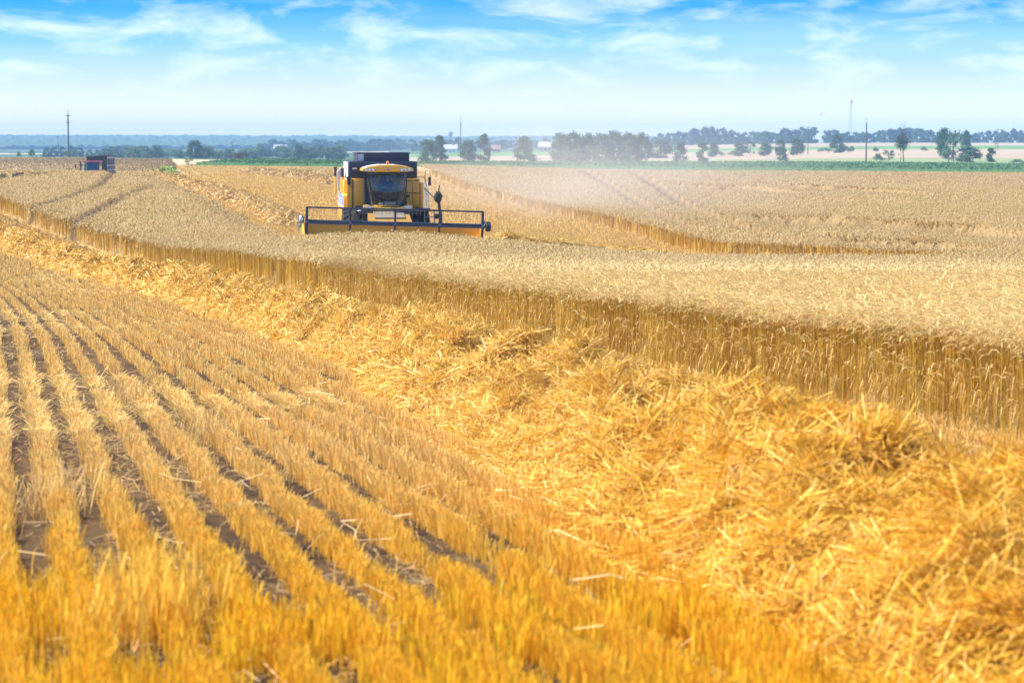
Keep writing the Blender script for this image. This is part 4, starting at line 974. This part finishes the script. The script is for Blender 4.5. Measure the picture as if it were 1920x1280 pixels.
# ------------------------------------------------------------------ trees
def mat_bark():
    return mat_noise('bark', (0.07, 0.05, 0.035), (0.16, 0.12, 0.09), 12.0, 0.95, 0.4)
M_BARK = mat_bark()
def make_tree(name, seed, h, rx, z0, tone, n_cl, leaves, leaf, shape='round', gap=0.0, trunk=True):
    """tapered trunk with limbs and a crown of leaf clumps, real size"""
    rg = np.random.default_rng(seed)
    root = empty(name, (0, 0, 0))
    cl = []
    while len(cl) < n_cl:
        t = rg.random(); a = rg.random() * 2 * math.pi
        prof = {'round': math.sin(math.pi * min(1, 0.16 + t * 0.82)) ** 0.55, 'column': (math.sin(math.pi * min(1, .2 + .8 * t)) ** 0.5), 'bush': math.sqrt(max(0.02, 1 - t ** 2)), 'cone': (1 - t) ** .6 * .9 + .1}[shape]
        r = rx * prof * (0.35 + 0.65 * math.sqrt(rg.random()))
        if rg.random() < gap: continue
        cl.append((r * math.cos(a), r * math.sin(a), z0 + (h - z0) * (0.06 + 0.90 * t)))
    cl = np.array(cl)
    if trunk:
        m = MB(); m.tube([(0, 0, -.2), (.02 * h, 0, h * .3), (-.01 * h, .01 * h, h * .6), (0, 0, h * .88)], .026 * h, 7, .006 * h)
        for k in range(min(9, n_cl)):
            q = cl[k]; zz = max(h * .12, q[2] - .2 * h); m.tube([(0, 0, zz), (q[0] * .5, q[1] * .5, zz + (q[2] - zz) * .6), tuple(q)], .011 * h, 5, .004 * h)
        m.build('trunk', M_BARK, root)
    s = Soup(); n = n_cl * leaves; c = np.repeat(cl, leaves, 0)
    sig = rx * 0.20
    P = c + rg.standard_normal((n, 3)) * np.array([sig, sig, sig * .75]); P[:, 2] = np.maximum(P[:, 2], 0.05)
    d = rg.standard_normal((n, 3)); d /= np.linalg.norm(d, axis=1)[:, None]; e = np.cross(d, rg.standard_normal((n, 3))); e /= np.linalg.norm(e, axis=1)[:, None]
    sz = leaf * (0.5 + rg.random((n, 1)))
    cv_ = np.repeat(1 + 0.18 * rg.standard_normal((n_cl, 1)), leaves, 0)
    col = np.clip(np.array(tone)[None] * cv_ * (1 + .2 * rg.standard_normal((n, 1))) * (1 + .07 * rg.standard_normal((n, 3))), .008, .5)
    V = np.stack([P - d * sz, P - e * sz * .6, P + d * sz, P + e * sz * .6], 1).reshape(-1, 3); f = np.arange(n * 4).reshape(-1, 4)
    s.add(V, f, np.repeat(col, 4, 0)); s.build('crown', [M_LEAF], root)
    return root
_used = set()
PROTO = {
 'broad': make_tree('broadleaf_tree', 1, 8, 3.0, 0.0, (0.075, 0.145, 0.04), 34, 90, .28),
 'broad2': make_tree('broadleaf_tree', 2, 8, 2.7, 0.0, (0.09, 0.165, 0.045), 32, 84, .28),
 'column': make_tree('columnar_tree', 3, 8, 1.7, 0.0, (0.075, 0.135, 0.042), 22, 80, .28, 'column'),
 'bush': make_tree('bush', 4, 3, 2.2, 0.1, (0.085, 0.15, 0.04), 18, 44, .2, 'bush', 0, False),
 'loose': make_tree('loose_crowned_tree', 5, 8, 2.6, 1.6, (0.10, 0.17, 0.06), 16, 40, .26, 'round', .25),
 'cone': make_tree('dense_tree', 6, 8, 2.3, 0.4, (0.07, 0.135, 0.045), 30, 84, .27, 'cone'),
 'ridge': make_tree('ridge_tree', 7, 8, 2.6, 0.2, (0.05, 0.10, 0.04), 24, 40, .42, 'round', .05),
 'ridge2': make_tree('ridge_tree', 8, 8, 3.2, 0.0, (0.055, 0.105, 0.04), 26, 40, .42, 'round', .0),
 'pale': make_tree('broadleaf_tree', 9, 8, 3.3, 0.0, (0.14, 0.21, 0.065), 30, 50, .34),
 'pale2': make_tree('broadleaf_tree', 10, 8, 3.0, 0.0, (0.10, 0.17, 0.06), 30, 50, .34)}
PH = {k: (3.0 if k == 'bush' else 8.0) for k in PROTO}; PW = dict(broad=7.4, broad2=6.2, column=4.0, bush=5.0, loose=6.0, cone=5.0, ridge=6.0, ridge2=7.0, pale=7.0, pale2=6.6)
def plant(kind, u, vtop, d, wpx, label, cat='tree', group=None, rot=None):
    """a tree at distance d on the bearing of photo column u, its height and width in metres from how large it stands"""
    x, y, z = on(u, d); h = CAM_Z + (265 - vtop) / F * d - z; wd = wpx / F * d
    if kind in _used: o = copy_tree(PROTO[kind])
    else: o = PROTO[kind]; _used.add(kind)
    sxy = wd / PW[kind]; o.location = (x, y, z - .05); o.scale = (sxy, sxy, max(h, .6) / PH[kind]); o.rotation_euler = (0, 0, random.random() * 6.28 if rot is None else rot)
    o.name = PROTO[kind].name.split('.')[0]
    tag(o, label, cat)
    if group: o['group'] = group
    elif 'group' in o: del o['group']
    return o

GC = 'trees in the hazy clump'
for u, vt, wd, k in ((1052, 252, 44, 'broad'), (1076, 249, 46, 'broad2'), (1103, 253, 40, 'broad'), (1128, 251, 40, 'broad2'), (1152, 248, 42, 'broad'), (1178, 250, 40, 'broad2'), (1202, 252, 42, 'broad')):
    plant(k, u, vt, 640 + random.uniform(-8, 8), wd, 'dark green tree in the dense hazy clump at centre right behind the dust', 'tree', GC)
plant('cone', 983, 258, 650, 42, 'lone hazy tree left of the dense clump, half veiled by dust')
plant('broad2', 803, 262, 660, 34, 'hazy round tree just right of the harvester tank')
plant('cone', 825, 256, 668, 28, 'taller hazy tree behind the round one right of the harvester tank')
plant('broad', 878, 264, 660, 36, 'hazy tree right of the thin pole and veiled by dust')
plant('column', 908, 251, 664, 25, 'slender hazy tree with narrow top left of the lone hazy tree')
plant('broad2', 1238, 263, 760, 46, 'pale green tree standing behind the right end of the dense clump')
plant('cone', 1275, 269, 640, 30, 'squat dark tree standing alone at the green strip edge')
plant('column', 1317, 267, 640, 24, 'narrow dark tree with pointed top at the green strip edge')
plant('broad', 1336, 269, 780, 26, 'round tree directly behind the narrow pointed tree')
plant('broad2', 1386, 268, 790, 24, 'left tree of the trio on the sloping beige field')
plant('loose', 1405, 263, 792, 26, 'tallest middle tree of the trio on the sloping beige field')
plant('broad', 1434, 269, 788, 32, 'right tree of the trio on the sloping beige field')
plant('cone', 1465, 276, 645, 22, 'small dark tree in front of the leaning pair on the beige field')
plant('column', 1461, 260, 800, 20, 'thin tree behind the small dark tree on the beige field')
plant('broad', 1492, 260, 795, 34, 'broad round tree left of the wooden pole on the slope')
plant('broad2', 1568, 252, 850, 28, 'bushy green tree right of the wooden pole on the slope')
plant('bush', 1584, 275, 850, 18, 'low bush at the foot of the bushy green tree', 'bush')
plant('bush', 1595, 275, 856, 12, 'small dark bush below the lattice mast', 'bush')
plant('loose', 1664, 279, 630, 24, 'small loose tree left of the bare topped poplar')
plant('bush', 1645, 289, 630, 22, 'low grey green bush left of the small loose tree', 'bush')
plant('broad', 1766, 243, 700, 34, 'dense dark tree with high crown left in the tall group')
plant('loose', 1785, 239, 640, 34, 'tall loose tree with gaps in its crown and pale trunk')
plant('cone', 1809, 247, 760, 22, 'dense narrow tree at the right of the tall group')
plant('loose', 1776, 276, 628, 34, 'thin leafy sapling at the foot of the tall loose tree')
plant('broad2', 1814, 275, 630, 46, 'wide shrubby tree at the edge of the green strip')
plant('column', 1856, 277, 630, 20, 'small pointed tree right of the wide shrubby tree')
plant('bush', 1905, 299, 600, 30, 'low dark bush at the far right beyond the green strip', 'bush')
for u, d, wd in ((1345, 800, 30), (1375, 800, 24), (1545, 870, 30), (1640, 860, 14), (1730, 880, 16)):
    x, y, z = on(u, d); plant('bush', u, 265 - (z - CAM_Z + 1.5) / d * F, d, wd, 'low scrub bush along the boundary of the sloping field', 'bush', 'scrub on the slope')

# the bare-topped poplar
root = empty('dead_topped_poplar', on(1690, 625), 0, 'tall poplar with bare dead twigs above a dense middle crown', 'tree')
m = MB(); m.tube([(.3, 0, -.2), (.15, 0, 3), (0, 0, 6)], .16, 7, .08)
m.tube([(-.5, .2, -.2), (-.35, .1, 2.4), (-.9, 0, 5.0)], .10, 6, .05); m.build('trunk', M_BARK, root)
m = MB()
rg = np.random.default_rng(5)
for k in range(34):
    a = rg.random() * 6.28; r = rg.random() * 1.6; h = 8.3 + 3.0 * rg.random() * (1 - r / 2.6); zz = 4.5 + rg.random() * 1.5
    m.tube([(0, 0, zz), (r * .5 * math.cos(a), r * .5 * math.sin(a), zz + 1.6), (r * math.cos(a), r * math.sin(a), h)], .028, 4, .012)
m.build('dead_twigs', M_BARK, root)
s = Soup(); n = 1500; P = rg.standard_normal((n, 3)) * np.array([.75, .75, .95]) + np.array([-.1, 0, 5.2]); d = rg.standard_normal((n, 3)); d /= np.linalg.norm(d, axis=1)[:, None]; e = np.cross(d, rg.standard_normal((n, 3))); e /= np.linalg.norm(e, axis=1)[:, None]
sz = .18 * (.5 + rg.random((n, 1))); s.add(np.stack([P - d * sz, P - e * sz * .6, P + d * sz, P + e * sz * .6], 1).reshape(-1, 3), np.arange(n * 4).reshape(-1, 4), np.repeat(tints(n, (.06, .09, .035), .2), 4, 0)); s.build('crown', [M_LEAF], root)

# tree line on the ridge
u = 1224.0; i = 0
while u < 1990:
    gapk = (1400 < u < 1404) or (1528 < u < 1540) or (1628 < u < 1636)
    if not gapk and not (u > 1830 and random.random() < .2):
        dd = 1400 + random.uniform(-25, 25); vt = 247 + 4 * math.sin(u / 31) + random.uniform(-3, 3) + (4 if u < 1290 else 0) + (2 if u > 1750 else 0)
        plant(random.choice(('ridge', 'ridge2', 'ridge', 'column', 'cone')), u, vt + random.uniform(-2.5, 2.5), dd, random.uniform(13, 24), 'blue green tree in the long tree line along the right horizon', 'tree', 'tree line on the ridge')
    u += random.uniform(5.5, 8.5)

# left: the valley
plant('broad', 367, 264, 720, 32, 'large round tree standing above the others left of the harvester')
plant('broad2', 388, 277, 724, 18, 'smaller tree touching the large round tree on its right')
plant('bush', 62, 281, 560, 14, 'small yellow green bush at the far left field edge', 'bush')
plant('bush', 38, 285, 562, 9, 'tiny green bush left of the yellow green one', 'bush')
plant('bush', 128, 287, 578, 8, 'dark little bush at the foot of the left pole', 'bush')
for u, vt, wd in ((90, 277, 16), (104, 275, 18), (120, 276, 16), (138, 274, 22), (152, 277, 18), (170, 281, 16), (185, 281, 14)):
    plant('ridge2', u, vt, 1050 + random.uniform(-30, 30), wd, 'dark bluish tree in the row behind the left pole', 'tree', 'row of trees behind the left pole')
random.seed(21)
for i in range(58):
    u = 205 + 7.7 * i + random.uniform(-5, 5)
    plant(random.choice(('pale', 'pale2', 'broad2')), u, random.uniform(272, 287) - (4 if 480 < u < 640 else 0), random.uniform(820, 1250), random.uniform(16, 34), 'pale green tree in the wooded valley left of the harvester', 'tree', 'trees of the wooded valley')
for i in range(40):
    u = 500 + 7.0 * i + random.uniform(-4, 4) if i < 34 else 700 + 12 * (i - 34)
    plant(random.choice(('ridge', 'ridge2')), u, random.uniform(260, 270), random.uniform(1700, 1900), random.uniform(14, 26), 'far blue tree on the low rise behind the wooded valley', 'tree', 'far trees on the low rise')
for i in range(30):
    u = 770 + 16 * i + random.uniform(-6, 6)
    plant(random.choice(('ridge', 'ridge2')), u, random.uniform(257, 266), random.uniform(1500, 1750), random.uniform(16, 28), 'faint far tree on the skyline behind the drifting dust', 'tree', 'far trees behind the dust')
for k in PROTO:
    assert k in _used, k
# bushes in the cut field
_o = plant('bush', 313, 307, 300, 46, 'bright green bush growing at the end of the straw windrow', 'bush'); 
for ch in [q for q in bpy.data.objects if q.parent == _o]:
    me = ch.data.copy(); ch.data = me
    a_ = me.attributes['tint']; buf = np.zeros(len(me.vertices) * 4, np.float32); a_.data.foreach_get('color', buf); buf = buf.reshape(-1, 4); buf[:, :3] *= np.array([3.4, 3.0, 1.6]); a_.data.foreach_set('color', buf.ravel())
_o.scale.z = 0.34
plant('loose', 356, 294, 390, 18, 'grey green bushy weed at the left tip of the green crop strip', 'bush')

# ------------------------------------------------------------------ green crop strip
def green_crop(label, pts, dens):
    s = Soup(); P = np.array(pts); x0, y0 = P.min(0); x1, y1 = P.max(0)
    xs = np.linspace(x0, x1, int((x1 - x0) / 1.2)); ys = np.linspace(y0, y1, int((y1 - y0) / 2.0)); Y, X = np.meshgrid(ys, xs, indexing='ij')
    d = inside_dist(X.ravel(), Y.ravel(), pts).reshape(X.shape)
    Z = H(X, Y) + .55 * smooth(0, 1.2, d) + .28 * (fbm(X / 1.1, Y / 2.5, 91, 3) - .5)
    n, k = X.shape; i = np.arange(n - 1)[:, None] * k + np.arange(k - 1)[None, :]; f = np.stack([i, i + 1, i + k + 1, i + k], -1).reshape(-1, 4)
    s.add(np.stack([X, Y, Z], -1).reshape(-1, 3), f[(d.ravel()[f] > 0).any(1)], np.array((.075, .155, .035)))
    n = int((x1 - x0) * (y1 - y0) * dens); x = x0 + (x1 - x0) * RNG.random(n); y = y0 + (y1 - y0) * RNG.random(n); q = inside_dist(x, y, pts); k = q > .2; x, y, q = x[k], y[k], q[k]; n = len(x)
    g = H(x, y) + np.where(q < 1.5, .15 + .5 * RNG.random(n), .5 + .2 * RNG.random(n)); dd = hdir(n); sz = .22 * (.6 + .8 * RNG.random((n, 1))); up = np.stack([.3 * RNG.standard_normal(n), .3 * RNG.standard_normal(n), np.ones(n)], 1)
    C = np.stack([x, y, g], 1); V = np.stack([C - dd * sz, C - up * sz * .5, C + dd * sz, C + up * sz * .7], 1).reshape(-1, 3)
    s.add(V, np.arange(n * 4).reshape(-1, 4), np.repeat(tints(n, (.095, .185, .04), .2, .06), 4, 0))
    o = s.build('green_crop', [M_LEAF]); tag(o, label, 'crop', kind='stuff')
def xy(u, d): return ((u - 960) / F * d, d)
green_crop('dark green leafy crop strip left of and behind the harvester', [xy(366, 392), xy(470, 395), xy(650, 400), xy(700, 410), xy(720, 520), xy(640, 550), xy(460, 520), xy(372, 412)], .9)
green_crop('long green leafy crop strip across the right behind the wheat', [xy(780, 470), xy(1100, 480), xy(1500, 452), xy(1960, 424), xy(2060, 424), xy(2060, 540), xy(1500, 590), xy(1100, 600), xy(780, 590)], .55)

# ------------------------------------------------------------------ poles, mast, hut, houses, water tower, bird
WOODP = mat_noise('weathered_wood', (0.09, 0.06, 0.045), (0.18, 0.125, 0.10), 8.0, 0.9, 0.3)
def pole(u, vtop, d, label, r=.16, arms=1, thin_top=0.0):
    x, y, z = on(u, d); h = CAM_Z + (265 - vtop) / F * d - z
    o = empty('utility_pole', (x, y, z), random.uniform(-.3, .3), label, 'utility pole')
    m = MB(); m.tube([(0, 0, -.3), (0, 0, h - thin_top)], r, 8, r * .75); m.build('pole', WOODP, o)
    if thin_top:
        m = MB(); m.tube([(0, 0, h - thin_top), (0, 0, h)], r * .45, 6, r * .35); m.build('top_spike', STEEL, o)
    for k in range(arms):
        zz = h - thin_top - .25 - k * 1.6
        m = MB(); m.box(-.75, .75, -.06, .06, zz - .06, zz + .06); c = m.build('cross_arm', WOODP, o)
        for q in (-.65, 0.22, .65):
            m = MB(); m.lathe([(.03, 0), (.07, .05), (.05, .12), (.07, .17), (.001, .22)], (q, 0, zz + .06), 'z', 8); m.build('insulator', WHITE, c)
pole(131, 206, 575, 'tall dark pole with cross arm at the left field edge', .22, 2, 1.2)
pole(112, 255, 900, 'faint thin pole just left of the tall dark pole', .12)
pole(437, 266, 700, 'faint thin pole behind the dark hut', .11)
pole(864, 219, 900, 'hazy pole rising right of the harvester above the trees', .22, 1, 2.5)
pole(1513, 238, 830, 'wooden pole on the slope between two round trees', .17)
pole(1622, 222, 615, 'reddish wooden pole at the green strip edge left of the poplar', .2, 0, 1.2)
pole(1868, 242, 900, 'thin pole at the right in front of the tree line', .13)
pole(1864, 268, 760, 'short pole at the right above the small pointed tree', .09, 1)

def lattice(u, vtop, d):
    x, y, z = on(u, d); h = CAM_Z + (265 - vtop) / F * d - z
    o = empty('lattice_mast', (x, y, z), .4, 'tall pale lattice mast rising above the right tree line', 'mast')
    cn = [(math.cos(a), math.sin(a)) for a in (.5, 2.6, 4.7)]; n = 16
    wd = lambda t: 1.25 - .75 * t
    for c in cn:
        m = MB(); m.tube([(c[0] * wd(t), c[1] * wd(t), h * t) for t in np.linspace(0, 1, 6)], .09, 5); m.build('mast_leg', STEEL, o)
    m = MB()
    for k in range(n):
        t0, t1 = k / n, (k + 1) / n
        for i in range(3):
            a, b = cn[i], cn[(i + 1) % 3]; w0, w1 = wd(t0), wd(t1)
            m.tube([(a[0] * w0, a[1] * w0, h * t0), (b[0] * w1, b[1] * w1, h * t1)], .045, 4); m.tube([(b[0] * w0, b[1] * w0, h * t0), (a[0] * w1, a[1] * w1, h * t1)], .045, 4)
    m.build('bracing', STEEL, o)
    m = MB(); m.box(-.7, .7, -.5, .5, h - 1.8, h - .6, .1); m.build('antenna_panel', PALE, o)
    m = MB(); m.tube([(0, 0, h - .6), (0, 0, h + 1.5)], .06, 5); m.build('top_rod', STEEL, o)
lattice(1593, 188, 1455)

def house(u, d, wpx, hpx, wallm, roofm, label, cat='house'):
    x, y, z = on(u, d); wd = wpx / F * d; hh = hpx / F * d
    o = empty('house', (x, y, z), random.uniform(-.4, .4), label, cat); b = .5 * hh
    m = MB(); m.box(-wd / 2, wd / 2, -wd * .35, wd * .35, -.5, b); wl = m.build('wall', wallm, o)
    m = MB(); m.prism([(-wd * .42, b), (wd * .42, b), (0, hh)], -wd * .55, wd * .55, 'x'); rf = m.build('roof', roofm, o)
    m = MB(); m.box(wd * .2, wd * .28, -.4, .4, b, hh * 1.12); m.build('chimney', RUST, rf)
    for q in (-.3, 0, .3):
        m = MB(); m.box(wd * q - .5, wd * q + .5, -wd * .35 - .05, -wd * .35 - .003, b * .35, b * .75); m.build('window', NAVY, o)
PINK = paint('pinkish_plaster', (0.62, 0.42, 0.36), .8, 0, .2); TILE = paint('clay_tile', (0.36, 0.15, 0.10), .8, 0, .2); SLATE = paint('pale_roof', (0.42, 0.43, 0.44), .6, 0, .2)
def up_house(u, vtop, d, wpx, *a):
    x, y, z = on(u, d); house(u, d, wpx, 265 + (CAM_Z - z) / d * F - vtop, *a)
up_house(527, 271, 1500, 22, WHITE, SLATE, 'white gabled house among the blue trees of the valley')
up_house(617, 285, 880, 16, WHITE, SLATE, 'small white shed at the edge of the wooded valley', 'shed')
up_house(845, 271, 1250, 24, WHITE, SLATE, 'long pale roofed barn veiled by dust right of the harvester', 'barn')
up_house(1024, 266, 1180, 26, PINK, SLATE, 'pinkish house left of the dense hazy clump of trees')
up_house(930, 272, 1200, 16, PINK, TILE, 'low tiled house between the slender and the lone hazy tree')
# dark hut in the field, with a small crate beside it
x, y, z = on(449, 540)
o = empty('field_hut', (x, y, z), .15, 'brown box shaped hut on the pale field left of the harvester', 'hut')
m = MB(); m.box(-1.15, 1.15, -.8, .8, .3, 1.55, .03); m.build('wall', RUST, o); m = MB(); m.prism([(-.95, 1.553), (.95, 1.553), (.95, 1.63), (-.95, 1.75)], -1.25, 1.25, 'x'); m.build('roof', RUST, o); m = MB(); m.box(-1.1, 1.1, -.7, .7, -.2, .295); m.build('base_frame', BLACK, o); m = MB(); m.box(-.4, .4, -.83, -.803, .4, 1.4); m.build('door', BLACK, o)
x, y, z = on(465, 535); o = empty('trailer', (x, y, z), .1, 'small low brown cart right of the box shaped hut', 'cart')
m = MB(); m.box(-.65, .65, -.4, .4, .35, .62, .03); m.build('bed', RUST, o); m = MB(); m.box(-1.0, -.65, -.04, .04, .36, .42); m.build('drawbar', BLACK, o)
for q in (-.35, .35):
    wheel(o, q * 1.9, 0, .3, .14, .16, STEEL)
# water tower far behind
x, y, z = on(845, 1900); h = CAM_Z + (265 - 246) / F * 1900 - z
o = empty('water_tower', (x, y, z), 0, 'tiny far water tower on the skyline right of the harvester', 'water tower')
m = MB(); m.tube([(0, 0, -.5), (0, 0, h - 4)], .9, 10); m.build('shaft', STEEL, o); m = MB(); m.lathe([(.9, 0), (1.7, .8), (1.7, 3.0), (.2, 4.0), (.001, 4.0)], (0, 0, h - 4), 'z', 14); m.build('tank', STEEL, o)
# bird
r_ = ray(1539, 215); D_ = 150.0
m = MB(); m.hull([(-.05, 0, 0), (.05, 0, .0), (0, .05, .02), (0, -.04, -.02), (.0, .13, .01), (.0, -.14, .01)]); 
for sx_ in (-1, 1): m.hull([(sx_ * .02, -.05, .02), (sx_ * .02, .05, .02), (sx_ * .16, .02, .07), (sx_ * .16, -.04, .07), (sx_ * .26, .06, .05), (sx_ * .03, 0, .035)])
m.hull([(-.02, .11, .01), (.02, .11, .01), (-.045, .22, .01), (.045, .22, .01), (0, .15, .025)])
o = m.build('bird', BLACK); o.location = (r_[0] * D_, D_, CAM_Z + r_[2] * D_); o.rotation_euler = (0, 0, .9); o.scale = (.5, .5, .5); tag(o, 'small dark bird flying above the right tree line', 'bird')

# ------------------------------------------------------------------ far hills with forest
def build_hills():
    s = Soup(); th = np.linspace(-.36, .06, 700); rr = np.linspace(2300, 3700, 60); A, Y = np.meshgrid(th, rr); X = A * Y
    crest = 1.2 + 2.0 * smooth(.0, -.2, A) + 2.2 * (fbm(A * 14, Y * 0 + 2, 101, 3) - .5)
    Z = CAM_Z + -6.0 + (crest + 8) * smooth(2300, 3500, Y) + 4.5 * (vnoise(X / 9, Y / 30, 103) - .3) * smooth(2300, 2700, Y) + 3 * vnoise(X / 4, Y / 20, 104)
    n, k = X.shape; i = np.arange(n - 1)[:, None] * k + np.arange(k - 1)[None, :]; f = np.stack([i, i + 1, i + k + 1, i + k], -1).reshape(-1, 4)
    s.add(np.stack([X, Y, Z], -1).reshape(-1, 3), f, np.array((.04, .08, .025)))
    o = s.build('hills', [M_WOOD]); tag(o, kind='structure')
build_hills()

# ------------------------------------------------------------------ air: haze round everything, and the dust the harvester throws up
def volume_mat(name, col, dens, aniso):
    m = bpy.data.materials.new(name); m.use_nodes = True; t = NT(m.node_tree); t.n.clear()
    v = t.new('ShaderNodeVolumePrincipled'); v.inputs['Color'].default_value = (*col, 1); v.inputs['Density'].default_value = dens; v.inputs['Anisotropy'].default_value = aniso
    o = t.new('ShaderNodeOutputMaterial'); t.link(v.outputs[0], o.inputs['Volume']); return m, t, v
m, t, v = volume_mat('haze', (0.40, 0.66, 1.0), 0.00025, -0.25)
b = MB(); b.box(-4500, 4500, -4500, 4500, -9.0, 31.5); hz = b.build('haze', m); tag(hz, 'pale blue summer haze over the distant land', 'haze', kind='stuff')

m, t, v = volume_mat('dust', (0.84, 0.80, 0.73), 0.02, 0.0)
tcn = t.new('ShaderNodeTexCoord'); ln = t.new('ShaderNodeVectorMath', operation='LENGTH'); t.link(tcn.outputs['Object'], ln.inputs[0])
n = t.new('ShaderNodeTexNoise', i_Scale=2.2, i_Detail=3.0); t.link(tcn.outputs['Object'], n.inputs['Vector'])
fall = t.math('SUBTRACT', 1.0, ln.outputs['Value'], True); fall = t.math('MULTIPLY', fall, fall)
den = t.math('MULTIPLY', fall, t.math('MULTIPLY', t.math('SUBTRACT', n.outputs[0], 0.32, True), 0.068)); t.link(den, v.inputs['Density'])
b = MB(); b.ball((0, 0, 0), 1.0, 3); du = b.build('dust_cloud', m); du.scale = (19, 70, 7.5); du.location = (5.0, 168, Hs(3, 165) + 2.8); du.rotation_euler = (0, 0, R(4)); tag(du, 'pale beige dust drifting behind the working harvester', 'dust', kind='stuff')
